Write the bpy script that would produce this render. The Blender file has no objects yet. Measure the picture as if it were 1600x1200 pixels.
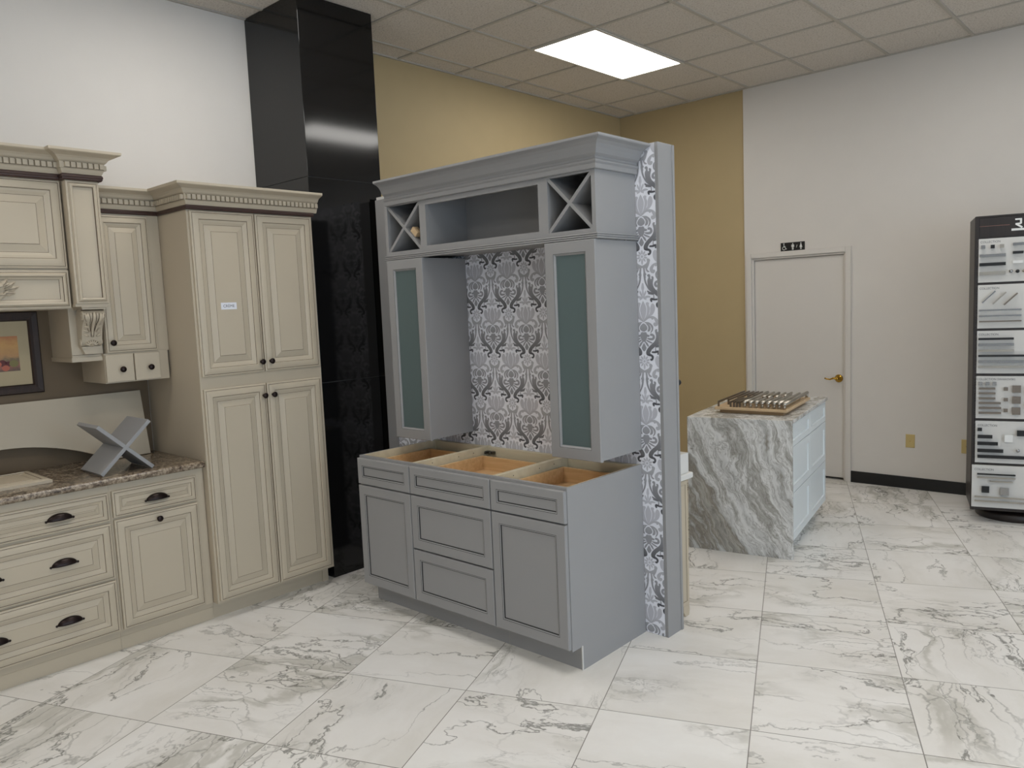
import bpy, math, random
from mathutils import Vector as V, Matrix
from mathutils.geometry import tessellate_polygon
random.seed(7)
PI = math.pi
S = bpy.context.scene
COL = S.collection
X3, Y3, Z3 = V((1, 0, 0)), V((0, 1, 0)), V((0, 0, 1))

# ------------------------------------------------------------------ mesh builder
class MB:
    def __init__(s): s.v, s.f, s.m, s.sm = [], [], [], []
    def add(s, vs, fs, m=0, smooth=False):
        b = len(s.v); s.v += [tuple(p) for p in vs]
        for f in fs:
            s.f.append([b + i for i in f]); s.m.append(m); s.sm.append(smooth)
        return s
    def box(s, x0, x1, y0, y1, z0, z1, m=0):
        vs = [(x, y, z) for x in (x0, x1) for y in (y0, y1) for z in (z0, z1)]
        return s.add(vs, [(0, 1, 3, 2), (4, 6, 7, 5), (0, 4, 5, 1), (2, 3, 7, 6), (0, 2, 6, 4), (1, 5, 7, 3)], m)
    def obox(s, o, a, b, c, m=0):            # box spanned by three edge vectors from corner o
        o, a, b, c = V(o), V(a), V(b), V(c)
        vs = [o + i * a + j * b + k * c for i in (0, 1) for j in (0, 1) for k in (0, 1)]
        fs = [(0, 1, 3, 2), (4, 6, 7, 5), (0, 4, 5, 1), (2, 3, 7, 6), (0, 2, 6, 4), (1, 5, 7, 3)]
        if a.cross(b).dot(c) < 0: fs = [f[::-1] for f in fs]
        return s.add(vs, fs, m)
    def prism(s, o, U, W, pts, N, m=0):      # closed polygon in (U, W), extruded by vector N
        o, U, W, N = V(o), V(U), V(W), V(N)
        a = [o + U * p[0] + W * p[1] for p in pts]; n = len(a)
        vs = a + [p + N for p in a]
        area = sum(pts[i][0] * pts[(i + 1) % n][1] - pts[(i + 1) % n][0] * pts[i][1] for i in range(n))
        flip = (U.cross(W).dot(N) < 0) != (area < 0)
        fs = [[i, (i + 1) % n, (i + 1) % n + n, i + n] for i in range(n)]
        tri = tessellate_polygon([[V((p[0], p[1], 0)) for p in pts]])
        for t in tri:
            t = list(t)
            p, q, r = (pts[i] for i in t)
            if ((q[0]-p[0])*(r[1]-p[1]) - (r[0]-p[0])*(q[1]-p[1]) < 0) != (area < 0): t = t[::-1]
            fs.append(t[::-1]); fs.append([i + n for i in t])
        if flip: fs = [f[::-1] for f in fs]
        return s.add(vs, fs, m)
    def lathe(s, o, A, prof, n=20, m=0):     # prof: (radius, height along axis A)
        o, A = V(o), V(A).normalized()
        U = A.orthogonal().normalized(); W = A.cross(U)
        vs, fs = [], []
        for r, h in prof:
            for k in range(n):
                t = 2 * PI * k / n
                vs.append(o + A * h + (U * math.cos(t) + W * math.sin(t)) * r)
        for i in range(len(prof) - 1):
            for k in range(n):
                k2 = (k + 1) % n
                fs.append((i*n+k, i*n+k2, (i+1)*n+k2, (i+1)*n+k))
        fs.append(list(range(n))[::-1]); fs.append([(len(prof)-1)*n + k for k in range(n)])
        return s.add(vs, fs, m, True)
    def tube(s, pts, r, n=10, m=0, taper=None):
        P = [V(p) for p in pts]; vs, fs = [], []
        t0 = (P[1] - P[0]).normalized(); U = t0.orthogonal().normalized()
        for i, p in enumerate(P):
            t = (P[min(i+1, len(P)-1)] - P[max(i-1, 0)]).normalized()
            U = (U - t * U.dot(t)).normalized(); W = t.cross(U)
            rr = taper[i] if taper else r
            for k in range(n):
                a = 2 * PI * k / n
                vs.append(p + (U * math.cos(a) + W * math.sin(a)) * rr)
        for i in range(len(P) - 1):
            for k in range(n):
                k2 = (k + 1) % n
                fs.append((i*n+k, i*n+k2, (i+1)*n+k2, (i+1)*n+k))
        fs.append(list(range(n))[::-1]); fs.append([(len(P)-1)*n + k for k in range(n)])
        return s.add(vs, fs, m, True)
    def rings(s, o, U, W, N, w, h, loops, cap=True, capm=0, smooth=False):
        """rectangular loops: (inset, out, material of the band leading to it)"""
        o, U, W, N = V(o), V(U), V(W), V(N); vs = []; fs = []; ms = []
        for d, z, m in loops:
            for a, b in ((d, d), (w-d, d), (w-d, h-d), (d, h-d)): vs.append(o + U*a + W*b + N*z)
        flip = U.cross(W).dot(N) < 0
        b0 = len(s.v); s.v += [tuple(p) for p in vs]
        for i in range(len(loops) - 1):
            for k in range(4):
                k2 = (k + 1) % 4
                f = [i*4+k, i*4+k2, (i+1)*4+k2, (i+1)*4+k]
                if flip: f = f[::-1]
                s.f.append([b0 + q for q in f]); s.m.append(loops[i+1][2]); s.sm.append(False)
        L = (len(loops) - 1) * 4
        faces = [([3, 2, 1, 0], 0)] if cap != 'open' else []
        if cap is True: faces.append(([L, L+1, L+2, L+3], capm))
        for f, m in faces:
            if flip: f = f[::-1]
            s.f.append([b0 + q for q in f]); s.m.append(m); s.sm.append(False)
        return s
    def sweep(s, path, prof, m=0, mats=None, pre=None, post=None):
        """closed profile (out, z) swept along a mitred horizontal path; out = right of travel"""
        P = [V((p[0], p[1])) for p in path]; n = len(prof); vs = []; fs = []; ms = []
        for i, p in enumerate(P):
            ns = []
            for a, b in ((P[i-1] if i else pre, p), (p, P[i+1] if i+1 < len(P) else post)):
                if a is not None and b is not None:
                    d = (V(b) - V(a)).normalized(); ns.append(V((d.y, -d.x)))
            q = ns[0] if len(ns) == 1 else (ns[0] + ns[1]) / (1 + ns[0].dot(ns[1]))
            for o, z in prof: vs.append((p.x + q.x*o, p.y + q.y*o, z))
        for i in range(len(P) - 1):
            for k in range(n):
                k2 = (k + 1) % n
                fs.append(([i*n+k, (i+1)*n+k, (i+1)*n+k2, i*n+k2], mats[k] if mats else m))
        for t in tessellate_polygon([[V((a, b, 0)) for a, b in prof]]):
            fs.append((list(t), m)); fs.append(([(len(P)-1)*n + j for j in t][::-1], m))
        for f, mm in fs: pass
        b = len(s.v); s.v += vs
        for f, mm in fs: s.f.append([b+q for q in f]); s.m.append(mm); s.sm.append(False)
        return s

WORLD = {}
def finish(o, bevel, recalc):
    if bevel:
        b = o.modifiers.new('edge', 'BEVEL'); b.width = bevel; b.segments = 2; b.limit_method = 'ANGLE'; b.angle_limit = math.radians(40)
def obj(name, mb, mats, parent=None, bevel=0, label=None, kind=None, cat=None, group=None, recalc=True):
    import bmesh
    me = bpy.data.meshes.new(name); me.from_pydata(mb.v, [], mb.f)
    if not isinstance(mats, (list, tuple)): mats = [mats]
    for m in mats: me.materials.append(m)
    me.polygons.foreach_set('material_index', [min(i, len(mats)-1) for i in mb.m])
    me.polygons.foreach_set('use_smooth', mb.sm)
    if recalc:
        bm = bmesh.new(); bm.from_mesh(me); bmesh.ops.recalc_face_normals(bm, faces=bm.faces); bm.to_mesh(me); bm.free()
    if parent is not None:
        me.transform(WORLD[parent.name].inverted())
    me.update()
    o = bpy.data.objects.new(name, me); COL.objects.link(o)
    if parent is not None:
        o.parent = parent; WORLD[o.name] = WORLD[parent.name]
    else: WORLD[o.name] = Matrix()
    finish(o, bevel, recalc)
    if label: o['label'] = label
    if kind: o['kind'] = kind
    if cat: o['category'] = cat
    if group: o['group'] = group
    return o
def thing(name, loc, label, cat, group=None, rz=0):
    o = bpy.data.objects.new(name, None); COL.objects.link(o); o.empty_display_size = .1
    o.location = loc; o.rotation_euler = (0, 0, rz)
    WORLD[o.name] = Matrix.Translation(V(loc)) @ Matrix.Rotation(rz, 4, 'Z')
    o['label'] = label; o['category'] = cat; o['kind'] = 'thing'
    if group: o['group'] = group
    return o
def copy_part(src, parent, shift, name=None):       # a copy of a part, sharing its mesh, moved by a world-space shift
    c = src.copy(); COL.objects.link(c); c.parent = parent
    M = WORLD[parent.name]
    c.location = M.inverted().to_3x3() @ V(shift)
    return c
def text_mb(txt, size, o, U, W, N, thick=.0004, align='LEFT', sx=1.0):
    cu = bpy.data.curves.new('t', 'FONT'); cu.body = txt; cu.size = size; cu.align_x = align; cu.resolution_u = 3
    t = bpy.data.objects.new('t', cu); COL.objects.link(t)
    dg = bpy.context.evaluated_depsgraph_get(); me = t.evaluated_get(dg).to_mesh()
    mb = MB(); o, U, W, N = V(o), V(U), V(W), V(N)
    mb.add([o + U*v.co.x*sx + W*v.co.y + N*thick for v in me.vertices], [list(p.vertices) for p in me.polygons])
    t.evaluated_get(dg).to_mesh_clear(); COL.objects.unlink(t); bpy.data.objects.remove(t); bpy.data.curves.remove(cu)
    return mb

# ------------------------------------------------------------------ materials
def new_mat(name):
    m = bpy.data.materials.new(name); m.use_nodes = True
    nt = m.node_tree; b = nt.nodes['Principled BSDF']
    return m, nt, b
def lin(c): return tuple(((x/255)/12.92 if x/255 <= .04045 else ((x/255+.055)/1.055)**2.4) for x in c) + (1,)
def N_(nt, t, **k):
    n = nt.nodes.new(t)
    for a, v in k.items():
        if a in n.inputs.keys() if not hasattr(n, a) else False: n.inputs[a].default_value = v
        else: setattr(n, a, v)
    return n
def plain(name, col, rough=.5, spec=.5, metal=0, var=.04, scale=6, bump=0, bscale=200, emit=None, es=0, coat=0):
    """painted / solid surface with faint procedural variation"""
    m, nt, b = new_mat(name); L = nt.links.new
    tc = N_(nt, 'ShaderNodeTexCoord'); nz = N_(nt, 'ShaderNodeTexNoise'); nz.inputs['Scale'].default_value = scale; nz.inputs['Detail'].default_value = 4
    L(tc.outputs['Object'], nz.inputs['Vector'])
    mx = N_(nt, 'ShaderNodeMix', data_type='RGBA', blend_type='MULTIPLY'); c = lin(col)
    mx.inputs['Factor'].default_value = 1; mx.inputs[6].default_value = c
    mr = N_(nt, 'ShaderNodeMapRange'); mr.inputs[3].default_value = 1 - var; mr.inputs[4].default_value = 1 + var
    L(nz.outputs['Fac'], mr.inputs[0]); L(mr.outputs[0], mx.inputs[7]); L(mx.outputs[2], b.inputs['Base Color'])
    b.inputs['Roughness'].default_value = rough; b.inputs['Specular IOR Level'].default_value = spec; b.inputs['Metallic'].default_value = metal
    if coat: b.inputs['Coat Weight'].default_value = coat; b.inputs['Coat Roughness'].default_value = .1
    if bump:
        n2 = N_(nt, 'ShaderNodeTexNoise'); n2.inputs['Scale'].default_value = bscale; L(tc.outputs['Object'], n2.inputs['Vector'])
        bp = N_(nt, 'ShaderNodeBump'); bp.inputs['Strength'].default_value = bump; bp.inputs['Distance'].default_value = .002
        L(n2.outputs['Fac'], bp.inputs['Height']); L(bp.outputs['Normal'], b.inputs['Normal'])
    if emit: b.inputs['Emission Color'].default_value = lin(emit); b.inputs['Emission Strength'].default_value = es
    return m
def mth(nt, op, a, b=None, c=None):
    n = N_(nt, 'ShaderNodeMath', operation=op)
    for i, q in enumerate((a, b, c)):
        if q is None: continue
        if isinstance(q, (int, float)): n.inputs[i].default_value = q
        else: nt.links.new(q, n.inputs[i])
    return n.outputs[0]
def ramp(nt, fac, stops, interp='LINEAR'):
    r = N_(nt, 'ShaderNodeValToRGB'); cr = r.color_ramp; cr.interpolation = interp
    while len(cr.elements) < len(stops): cr.elements.new(.5)
    for e, (p, c) in zip(cr.elements, stops):
        e.position = p; e.color = c if len(c) == 4 else lin(c)
    nt.links.new(fac, r.inputs[0]); return r.outputs[0]
def mixc(nt, f, a, b, mode='MIX'):
    n = N_(nt, 'ShaderNodeMix', data_type='RGBA', blend_type=mode)
    for i, q in ((0, f), (6, a), (7, b)):
        if isinstance(q, (int, float)): n.inputs[i].default_value = q
        elif isinstance(q, tuple): n.inputs[i].default_value = q
        else: nt.links.new(q, n.inputs[i])
    return n.outputs[2]
def noise(nt, vec, scale, detail=4, rough=.5, dist=0):
    n = N_(nt, 'ShaderNodeTexNoise'); n.inputs['Scale'].default_value = scale; n.inputs['Detail'].default_value = detail
    n.inputs['Roughness'].default_value = rough; n.inputs['Distortion'].default_value = dist
    nt.links.new(vec, n.inputs['Vector']); return n

TILE_ANG = math.radians(22.4)
def marble_floor():
    m, nt, b = new_mat('marble_floor_tiles'); L = nt.links.new
    tc = N_(nt, 'ShaderNodeTexCoord'); mp = N_(nt, 'ShaderNodeMapping'); mp.inputs['Rotation'].default_value = (0, 0, -TILE_ANG)
    L(tc.outputs['Object'], mp.inputs['Vector'])
    sx = N_(nt, 'ShaderNodeSeparateXYZ'); L(mp.outputs[0], sx.inputs[0])
    u = mth(nt, 'DIVIDE', mth(nt, 'SUBTRACT', sx.outputs[0], 1.207), .607)
    v = mth(nt, 'DIVIDE', mth(nt, 'SUBTRACT', sx.outputs[1], 1.205), .612)
    iu, iv = mth(nt, 'FLOOR', u), mth(nt, 'FLOOR', v); fu, fv = mth(nt, 'FRACT', u), mth(nt, 'FRACT', v)
    cb = N_(nt, 'ShaderNodeCombineXYZ'); L(iu, cb.inputs[0]); L(iv, cb.inputs[1])
    wn = N_(nt, 'ShaderNodeTexWhiteNoise'); L(cb.outputs[0], wn.inputs['Vector'])
    off = N_(nt, 'ShaderNodeVectorMath', operation='SCALE'); off.inputs['Scale'].default_value = 37; L(wn.outputs['Color'], off.inputs[0])
    ang = mth(nt, 'MULTIPLY', mth(nt, 'FLOOR', mth(nt, 'MULTIPLY', wn.outputs['Value'], 4)), PI/2)
    rot = N_(nt, 'ShaderNodeVectorRotate', rotation_type='Z_AXIS'); L(mp.outputs[0], rot.inputs['Vector']); L(ang, rot.inputs['Angle'])
    ad = N_(nt, 'ShaderNodeVectorMath', operation='ADD'); L(rot.outputs[0], ad.inputs[0]); L(off.outputs[0], ad.inputs[1])
    # warp
    wp = noise(nt, ad.outputs[0], 2.2, 5, .6); wv = N_(nt, 'ShaderNodeVectorMath', operation='SUBTRACT'); L(wp.outputs['Color'], wv.inputs[0]); wv.inputs[1].default_value = (.5, .5, .5)
    ws = N_(nt, 'ShaderNodeVectorMath', operation='SCALE'); ws.inputs['Scale'].default_value = .42; L(wv.outputs[0], ws.inputs[0])
    st = N_(nt, 'ShaderNodeVectorMath', operation='MULTIPLY'); st.inputs[1].default_value = (.6, 1.7, 1); L(ad.outputs[0], st.inputs[0])
    w2 = N_(nt, 'ShaderNodeVectorMath', operation='ADD'); L(st.outputs[0], w2.inputs[0]); L(ws.outputs[0], w2.inputs[1])
    def vein(scale, det, width, off=0):
        n = noise(nt, w2.outputs[0], scale, det, .55)
        d = mth(nt, 'ABSOLUTE', mth(nt, 'SUBTRACT', n.outputs['Fac'], .5 + off))
        mr = N_(nt, 'ShaderNodeMapRange', interpolation_type='SMOOTHSTEP'); L(d, mr.inputs[0]); mr.inputs[1].default_value = 0; mr.inputs[2].default_value = width; mr.inputs[3].default_value = 1; mr.inputs[4].default_value = 0
        return mr.outputs[0]
    # brecciated network
    vo = N_(nt, 'ShaderNodeTexVoronoi', feature='DISTANCE_TO_EDGE'); vo.inputs['Scale'].default_value = 4.2; L(w2.outputs[0], vo.inputs['Vector'])
    mr = N_(nt, 'ShaderNodeMapRange', interpolation_type='SMOOTHSTEP'); L(vo.outputs['Distance'], mr.inputs[0]); mr.inputs[1].default_value = 0; mr.inputs[2].default_value = .035; mr.inputs[3].default_value = 1; mr.inputs[4].default_value = 0
    net = mr.outputs[0]
    msk = noise(nt, ad.outputs[0], 1.3, 3, .5)
    mk = ramp(nt, mth(nt, 'ADD', msk.outputs['Fac'], mth(nt, 'MULTIPLY', mth(nt, 'SUBTRACT', wn.outputs['Value'], .5), .16)), [(.45, (0, 0, 0, 1)), (.58, (1, 1, 1, 1))])
    mk2 = ramp(nt, msk.outputs['Fac'], [(.36, (.25, .25, .25, 1)), (.5, (1, 1, 1, 1))])
    cloud = noise(nt, w2.outputs[0], 1.6, 6, .6)
    base = ramp(nt, cloud.outputs['Fac'], [(.3, (220, 216, 209)), (.55, (234, 231, 227)), (.75, (240, 238, 235))])
    shade = mth(nt, 'MULTIPLY', vein(1.4, 6, .06), mk)
    c1 = mixc(nt, mth(nt, 'MULTIPLY', shade, .62), base, lin((180, 177, 167)))
    c2 = mixc(nt, mth(nt, 'MULTIPLY', mth(nt, 'MULTIPLY', net, mk), .5), c1, lin((134, 132, 126)))
    c3 = mixc(nt, mth(nt, 'MULTIPLY', mth(nt, 'MULTIPLY', vein(1.15, 9, .0085), mk2), .75), c2, lin((110, 108, 102)))
    c4 = mixc(nt, mth(nt, 'MULTIPLY', vein(3.5, 8, .012, .07), mth(nt, 'MULTIPLY', mk, .55)), c3, lin((120, 118, 112)))
    # joints
    def edge(f): return mth(nt, 'MINIMUM', f, mth(nt, 'SUBTRACT', 1, f))
    e = mth(nt, 'MINIMUM', edge(fu), edge(fv)); j = mth(nt, 'LESS_THAN', e, .0034)
    c5 = mixc(nt, mth(nt, 'MULTIPLY', j, .85), c4, lin((112, 108, 100)))
    L(c5, b.inputs['Base Color'])
    rg = mth(nt, 'ADD', .22, mth(nt, 'MULTIPLY', j, .4)); L(rg, b.inputs['Roughness'])
    b.inputs['Specular IOR Level'].default_value = .35
    bp = N_(nt, 'ShaderNodeBump'); bp.inputs['Strength'].default_value = .3; bp.inputs['Distance'].default_value = .001; bp.invert = True
    L(j, bp.inputs['Height']); L(bp.outputs[0], b.inputs['Normal'])
    return m
def island_marble():
    m, nt, b = new_mat('banded_marble'); L = nt.links.new
    tc = N_(nt, 'ShaderNodeTexCoord'); mp = N_(nt, 'ShaderNodeMapping'); mp.inputs['Rotation'].default_value = (0, math.radians(24), 0)
    L(tc.outputs['Object'], mp.inputs['Vector'])
    wp = noise(nt, mp.outputs[0], 2.3, 4, .55); wv = N_(nt, 'ShaderNodeVectorMath', operation='SUBTRACT'); L(wp.outputs['Color'], wv.inputs[0]); wv.inputs[1].default_value = (.5, .5, .5)
    ws = N_(nt, 'ShaderNodeVectorMath', operation='SCALE'); ws.inputs['Scale'].default_value = .34; L(wv.outputs[0], ws.inputs[0])
    ad = N_(nt, 'ShaderNodeVectorMath', operation='ADD'); L(mp.outputs[0], ad.inputs[0]); L(ws.outputs[0], ad.inputs[1])
    st = N_(nt, 'ShaderNodeVectorMath', operation='MULTIPLY'); st.inputs[1].default_value = (4.4, 2.0, .65); L(ad.outputs[0], st.inputs[0])
    n1 = noise(nt, st.outputs[0], 1.0, 8, .62)
    c = ramp(nt, n1.outputs['Fac'], [(.28, (84, 80, 76)), (.35, (142, 140, 134)), (.42, (176, 172, 164)), (.455, (138, 132, 122)), (.50, (190, 190, 188)), (.56, (222, 222, 220)), (.61, (160, 158, 152)), (.67, (212, 211, 208)), (.76, (150, 146, 138))])
    st2 = N_(nt, 'ShaderNodeVectorMath', operation='MULTIPLY'); st2.inputs[1].default_value = (16, 6, 3); L(ad.outputs[0], st2.inputs[0])
    n2 = noise(nt, st2.outputs[0], 1.5, 6, .7)
    d = mth(nt, 'ABSOLUTE', mth(nt, 'SUBTRACT', n2.outputs['Fac'], .5))
    mr = N_(nt, 'ShaderNodeMapRange'); L(d, mr.inputs[0]); mr.inputs[2].default_value = .03; mr.inputs[3].default_value = .55; mr.inputs[4].default_value = 0
    c = mixc(nt, mr.outputs[0], c, lin((112, 106, 98)))
    n3 = noise(nt, st2.outputs[0], 2.6, 5, .7)
    dk = ramp(nt, n3.outputs['Fac'], [(.66, (0, 0, 0, 1)), (.72, (1, 1, 1, 1))])
    c = mixc(nt, mth(nt, 'MULTIPLY', dk, .7), c, lin((62, 56, 50)))
    L(c, b.inputs['Base Color']); b.inputs['Roughness'].default_value = .25; b.inputs['Specular IOR Level'].default_value = .45
    return m
def granite():
    m, nt, b = new_mat('brown_granite'); L = nt.links.new
    tc = N_(nt, 'ShaderNodeTexCoord')
    n1 = noise(nt, tc.outputs['Object'], 55, 8, .75); n2 = noise(nt, tc.outputs['Object'], 130, 4, .7); n3 = noise(nt, tc.outputs['Object'], 12, 4, .6)
    f = mth(nt, 'ADD', mth(nt, 'MULTIPLY', n1.outputs['Fac'], .75), mth(nt, 'MULTIPLY', n3.outputs['Fac'], .25))
    c = ramp(nt, f, [(.36, (36, 30, 26)), (.44, (88, 74, 60)), (.51, (132, 116, 98)), (.58, (168, 154, 134)), (.67, (122, 102, 82))])
    k = ramp(nt, n2.outputs['Fac'], [(.34, (1, 1, 1, 1)), (.4, (0, 0, 0, 1))])
    c = mixc(nt, mth(nt, 'MULTIPLY', k, .85), c, lin((34, 28, 24)))
    L(c, b.inputs['Base Color']); b.inputs['Roughness'].default_value = .18
    return m
def ceiling_tile():
    m, nt, b = new_mat('acoustic_tile'); L = nt.links.new
    tc = N_(nt, 'ShaderNodeTexCoord'); n = noise(nt, tc.outputs['Object'], 90, 3, .7); n2 = noise(nt, tc.outputs['Object'], 260, 2, .6)
    c = ramp(nt, mth(nt, 'ADD', mth(nt, 'MULTIPLY', n.outputs['Fac'], .6), mth(nt, 'MULTIPLY', n2.outputs['Fac'], .4)), [(.36, (150, 142, 132)), (.46, (204, 197, 188)), (.7, (216, 210, 202))])
    L(c, b.inputs['Base Color']); b.inputs['Roughness'].default_value = .95; b.inputs['Specular IOR Level'].default_value = .1
    bp = N_(nt, 'ShaderNodeBump'); bp.inputs['Strength'].default_value = .5; bp.inputs['Distance'].default_value = .003; L(n.outputs['Fac'], bp.inputs['Height']); L(bp.outputs[0], b.inputs['Normal'])
    return m
def wood(name, c0, c1, sc=(2, 30, 30), rough=.45):
    m, nt, b = new_mat(name); L = nt.links.new
    tc = N_(nt, 'ShaderNodeTexCoord'); mp = N_(nt, 'ShaderNodeMapping'); mp.inputs['Scale'].default_value = sc; L(tc.outputs['Object'], mp.inputs[0])
    n = noise(nt, mp.outputs[0], 1.5, 6, .6, .4); c = ramp(nt, n.outputs['Fac'], [(.3, c0), (.7, c1)])
    L(c, b.inputs['Base Color']); b.inputs['Roughness'].default_value = rough
    return m
def vcol(name, rough=.6):
    m, nt, b = new_mat(name); a = N_(nt, 'ShaderNodeVertexColor', layer_name='Col'); nt.links.new(a.outputs[0], b.inputs['Base Color']); b.inputs['Roughness'].default_value = rough
    b.inputs['Specular IOR Level'].default_value = .3
    return m
def frosted():
    m, nt, b = new_mat('frosted_glass'); L = nt.links.new
    b.inputs['Base Color'].default_value = lin((128, 146, 146)); b.inputs['Roughness'].default_value = .38; b.inputs['Transmission Weight'].default_value = .55; b.inputs['IOR'].default_value = 1.3
    tc = N_(nt, 'ShaderNodeTexCoord'); n = noise(nt, tc.outputs['Object'], 900, 2, .5); bp = N_(nt, 'ShaderNodeBump'); bp.inputs['Strength'].default_value = .15; bp.inputs['Distance'].default_value = .0005
    L(n.outputs['Fac'], bp.inputs['Height']); L(bp.outputs[0], b.inputs['Normal'])
    return m
def pane():
    m = bpy.data.materials.new('window_glass'); m.use_nodes = True; nt = m.node_tree; nt.nodes.clear()
    o = nt.nodes.new('ShaderNodeOutputMaterial'); mx = nt.nodes.new('ShaderNodeMixShader'); t = nt.nodes.new('ShaderNodeBsdfTransparent'); g = nt.nodes.new('ShaderNodeBsdfGlossy')
    g.inputs['Roughness'].default_value = .02; mx.inputs[0].default_value = .06
    nt.links.new(t.outputs[0], mx.inputs[1]); nt.links.new(g.outputs[0], mx.inputs[2]); nt.links.new(mx.outputs[0], o.inputs[0])
    return m
def lamp_lens(st):
    m, nt, b = new_mat('troffer_lens'); b.inputs['Base Color'].default_value = (.9, .9, .9, 1); b.inputs['Emission Color'].default_value = LAMP; b.inputs['Emission Strength'].default_value = st
    return m
def still_life():
    m, nt, b = new_mat('still_life_print'); L = nt.links.new
    tc = N_(nt, 'ShaderNodeTexCoord'); s = N_(nt, 'ShaderNodeSeparateXYZ'); L(tc.outputs['Generated'], s.inputs[0])
    n = noise(nt, tc.outputs['Generated'], 5, 5, .6)
    c = ramp(nt, mth(nt, 'ADD', s.outputs[2], mth(nt, 'MULTIPLY', mth(nt, 'SUBTRACT', n.outputs['Fac'], .5), .5)), [(.0, (96, 78, 62)), (.18, (150, 92, 78)), (.32, (112, 96, 70)), (.45, (176, 132, 84)), (.75, (196, 148, 84)), (1, (172, 108, 62))])
    L(c, b.inputs['Base Color']); b.inputs['Roughness'].default_value = .5
    return m

LAMP = (1, .975, .925, 1)
CREAM = plain('cream_paint', (187, 174, 153), .42, .4, var=.03)
GLAZE = plain('brown_glaze', (92, 76, 60), .5)
GREY = plain('grey_paint', (148, 147, 147), .45, .4, var=.02)
DGLAZE = plain('dark_glaze', (38, 38, 40), .5)
GINT = plain('grey_interior', (118, 114, 112), .5)
ROPE = plain('dark_brown_moulding', (62, 40, 34), .4)
BRONZE = plain('oil_rubbed_bronze', (38, 28, 26), .32, .5, .7)
MAPLE = wood('maple_drawer_wood', (200, 162, 116), (220, 186, 140))
PLY = wood('birch_ply', (198, 186, 158), (212, 202, 176), (2, 12, 12))
WHITEW = plain('white_wall_paint', (210, 205, 199), .6, .3, var=.02, bump=.08, bscale=120)
YELLOW = plain('ochre_wall_paint', (176, 157, 120), .6, .3, var=.03, bump=.08, bscale=120)
TAUPE = plain('taupe_backsplash_paint', (112, 95, 74), .6, .3, var=.04)
WHITED = plain('white_door_paint', (208, 203, 197), .45, .4, var=.01)
BLACKG = plain('black_granite', (11, 11, 12), .09, .5, var=.25, scale=25)
SEAM = plain('granite_joint', (60, 62, 62), .6)
BASEB = plain('black_vinyl_base', (16, 15, 15), .5)
BRASS = plain('polished_brass', (190, 150, 62), .18, .5, 1, var=.05)
BEIGE = plain('beige_plate', (190, 168, 112), .4)
BLACKP = plain('black_plastic', (12, 12, 13), .4)
WHITEP = plain('white_print', (224, 224, 222), .5, var=.01)
INK = plain('dark_ink', (70, 72, 78), .6)
ISLW = plain('white_lacquer', (214, 220, 222), .4, .4, var=.01)
ESP = wood('espresso_laminate', (26, 20, 18), (42, 32, 28), (30, 30, 1.5), .4)
PANEL = plain('display_panel_board', (206, 204, 200), .55, .3, var=.02)
NICKEL = plain('brushed_nickel', (170, 164, 154), .3, .5, .9, var=.06, scale=40)
CHROME = plain('chrome', (160, 160, 160), .18, .5, 1, var=.02)
PEWTER = plain('dark_nickel', (128, 118, 108), .35, .5, .85, var=.05)
BOARDW = wood('pale_oak_board', (190, 160, 124), (208, 182, 146), (2, 40, 40))
PANELC = plain('white_marble_top', (214, 212, 208), .3, .4, var=.05)
TROFF = plain('troffer_frame_white', (200, 196, 188), .5)
GRIDM = plain('ceiling_grid_white', (176, 170, 160), .6)
STEEL = plain('steel_bracket', (96, 92, 84), .4, .5, .9)
STICK = plain('white_sticker', (226, 226, 232), .5, var=.01)
MAT = plain('cream_mat_board', (176, 160, 128), .7)
DWOOD = wood('dark_walnut_frame', (34, 22, 16), (52, 34, 25), (30, 4, 4), .6)
FLOOR = marble_floor(); ISL = island_marble(); GRAN = granite(); TILE = ceiling_tile(); FROST = frosted(); PANE = pane()
PAPER = vcol('damask_wallpaper')

# ------------------------------------------------------------------ camera
f_, yaw, pitch, roll = 1215.03, .7407, -.1005, -.0421
F = V((-math.sin(yaw)*math.cos(pitch), math.cos(yaw)*math.cos(pitch), math.sin(pitch)))
R = V((math.cos(yaw), math.sin(yaw), 0)); U = R.cross(F)
r2 = R*math.cos(roll) + U*math.sin(roll); u2 = -R*math.sin(roll) + U*math.cos(roll)
cam = bpy.data.cameras.new('camera'); cam.sensor_width = 36; cam.lens = 36*f_/1600; cam.clip_start = .05
co = bpy.data.objects.new('camera', cam); COL.objects.link(co)
co.matrix_world = Matrix.Translation((4.7693, 0, 1.6966)) @ Matrix((r2, u2, -F)).transposed().to_4x4()
S.camera = co

# ------------------------------------------------------------------ room shell
XR, YN, YB, H = 9.2, -4.2, 7.0655, 3.6186
WX = 1.385                                                     # where the white back wall starts
def struct(name, mb, mats, parent=None, **k): return obj(name, mb, mats, parent, kind=None if parent else 'structure', **k)
struct('floor', MB().box(-.2, XR+.2, YN-.2, YB+.25, -.1, 0), FLOOR)
mb = MB().box(-.2, XR+.2, YN-.2, YB+.25, H+.002, H+.1)
GX0, GY0, GS, GT = .2205, 4.6665, .6118, .6100
x = GX0
while x > .0: x -= GS
xs = [GX0 + GS*k for k in range(-1, 16) if 0 < GX0 + GS*k < XR]
ys = [GY0 + GT*k for k in range(-16, 6) if YN < GY0 + GT*k < YB-.02]
for q in xs: mb.box(q-.012, q+.012, YN, YB, H-.006, H+.004, 1)
for q in ys: mb.box(0, XR, q-.012, q+.012, H-.0055, H+.004, 1)
mb.box(0, .02, YN, YB, H-.008, H+.003, 1); mb.box(0, XR, YB-.02, YB+.02, H-.008, H+.003, 1)
struct('ceiling', mb, [TILE, GRIDM])
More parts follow.
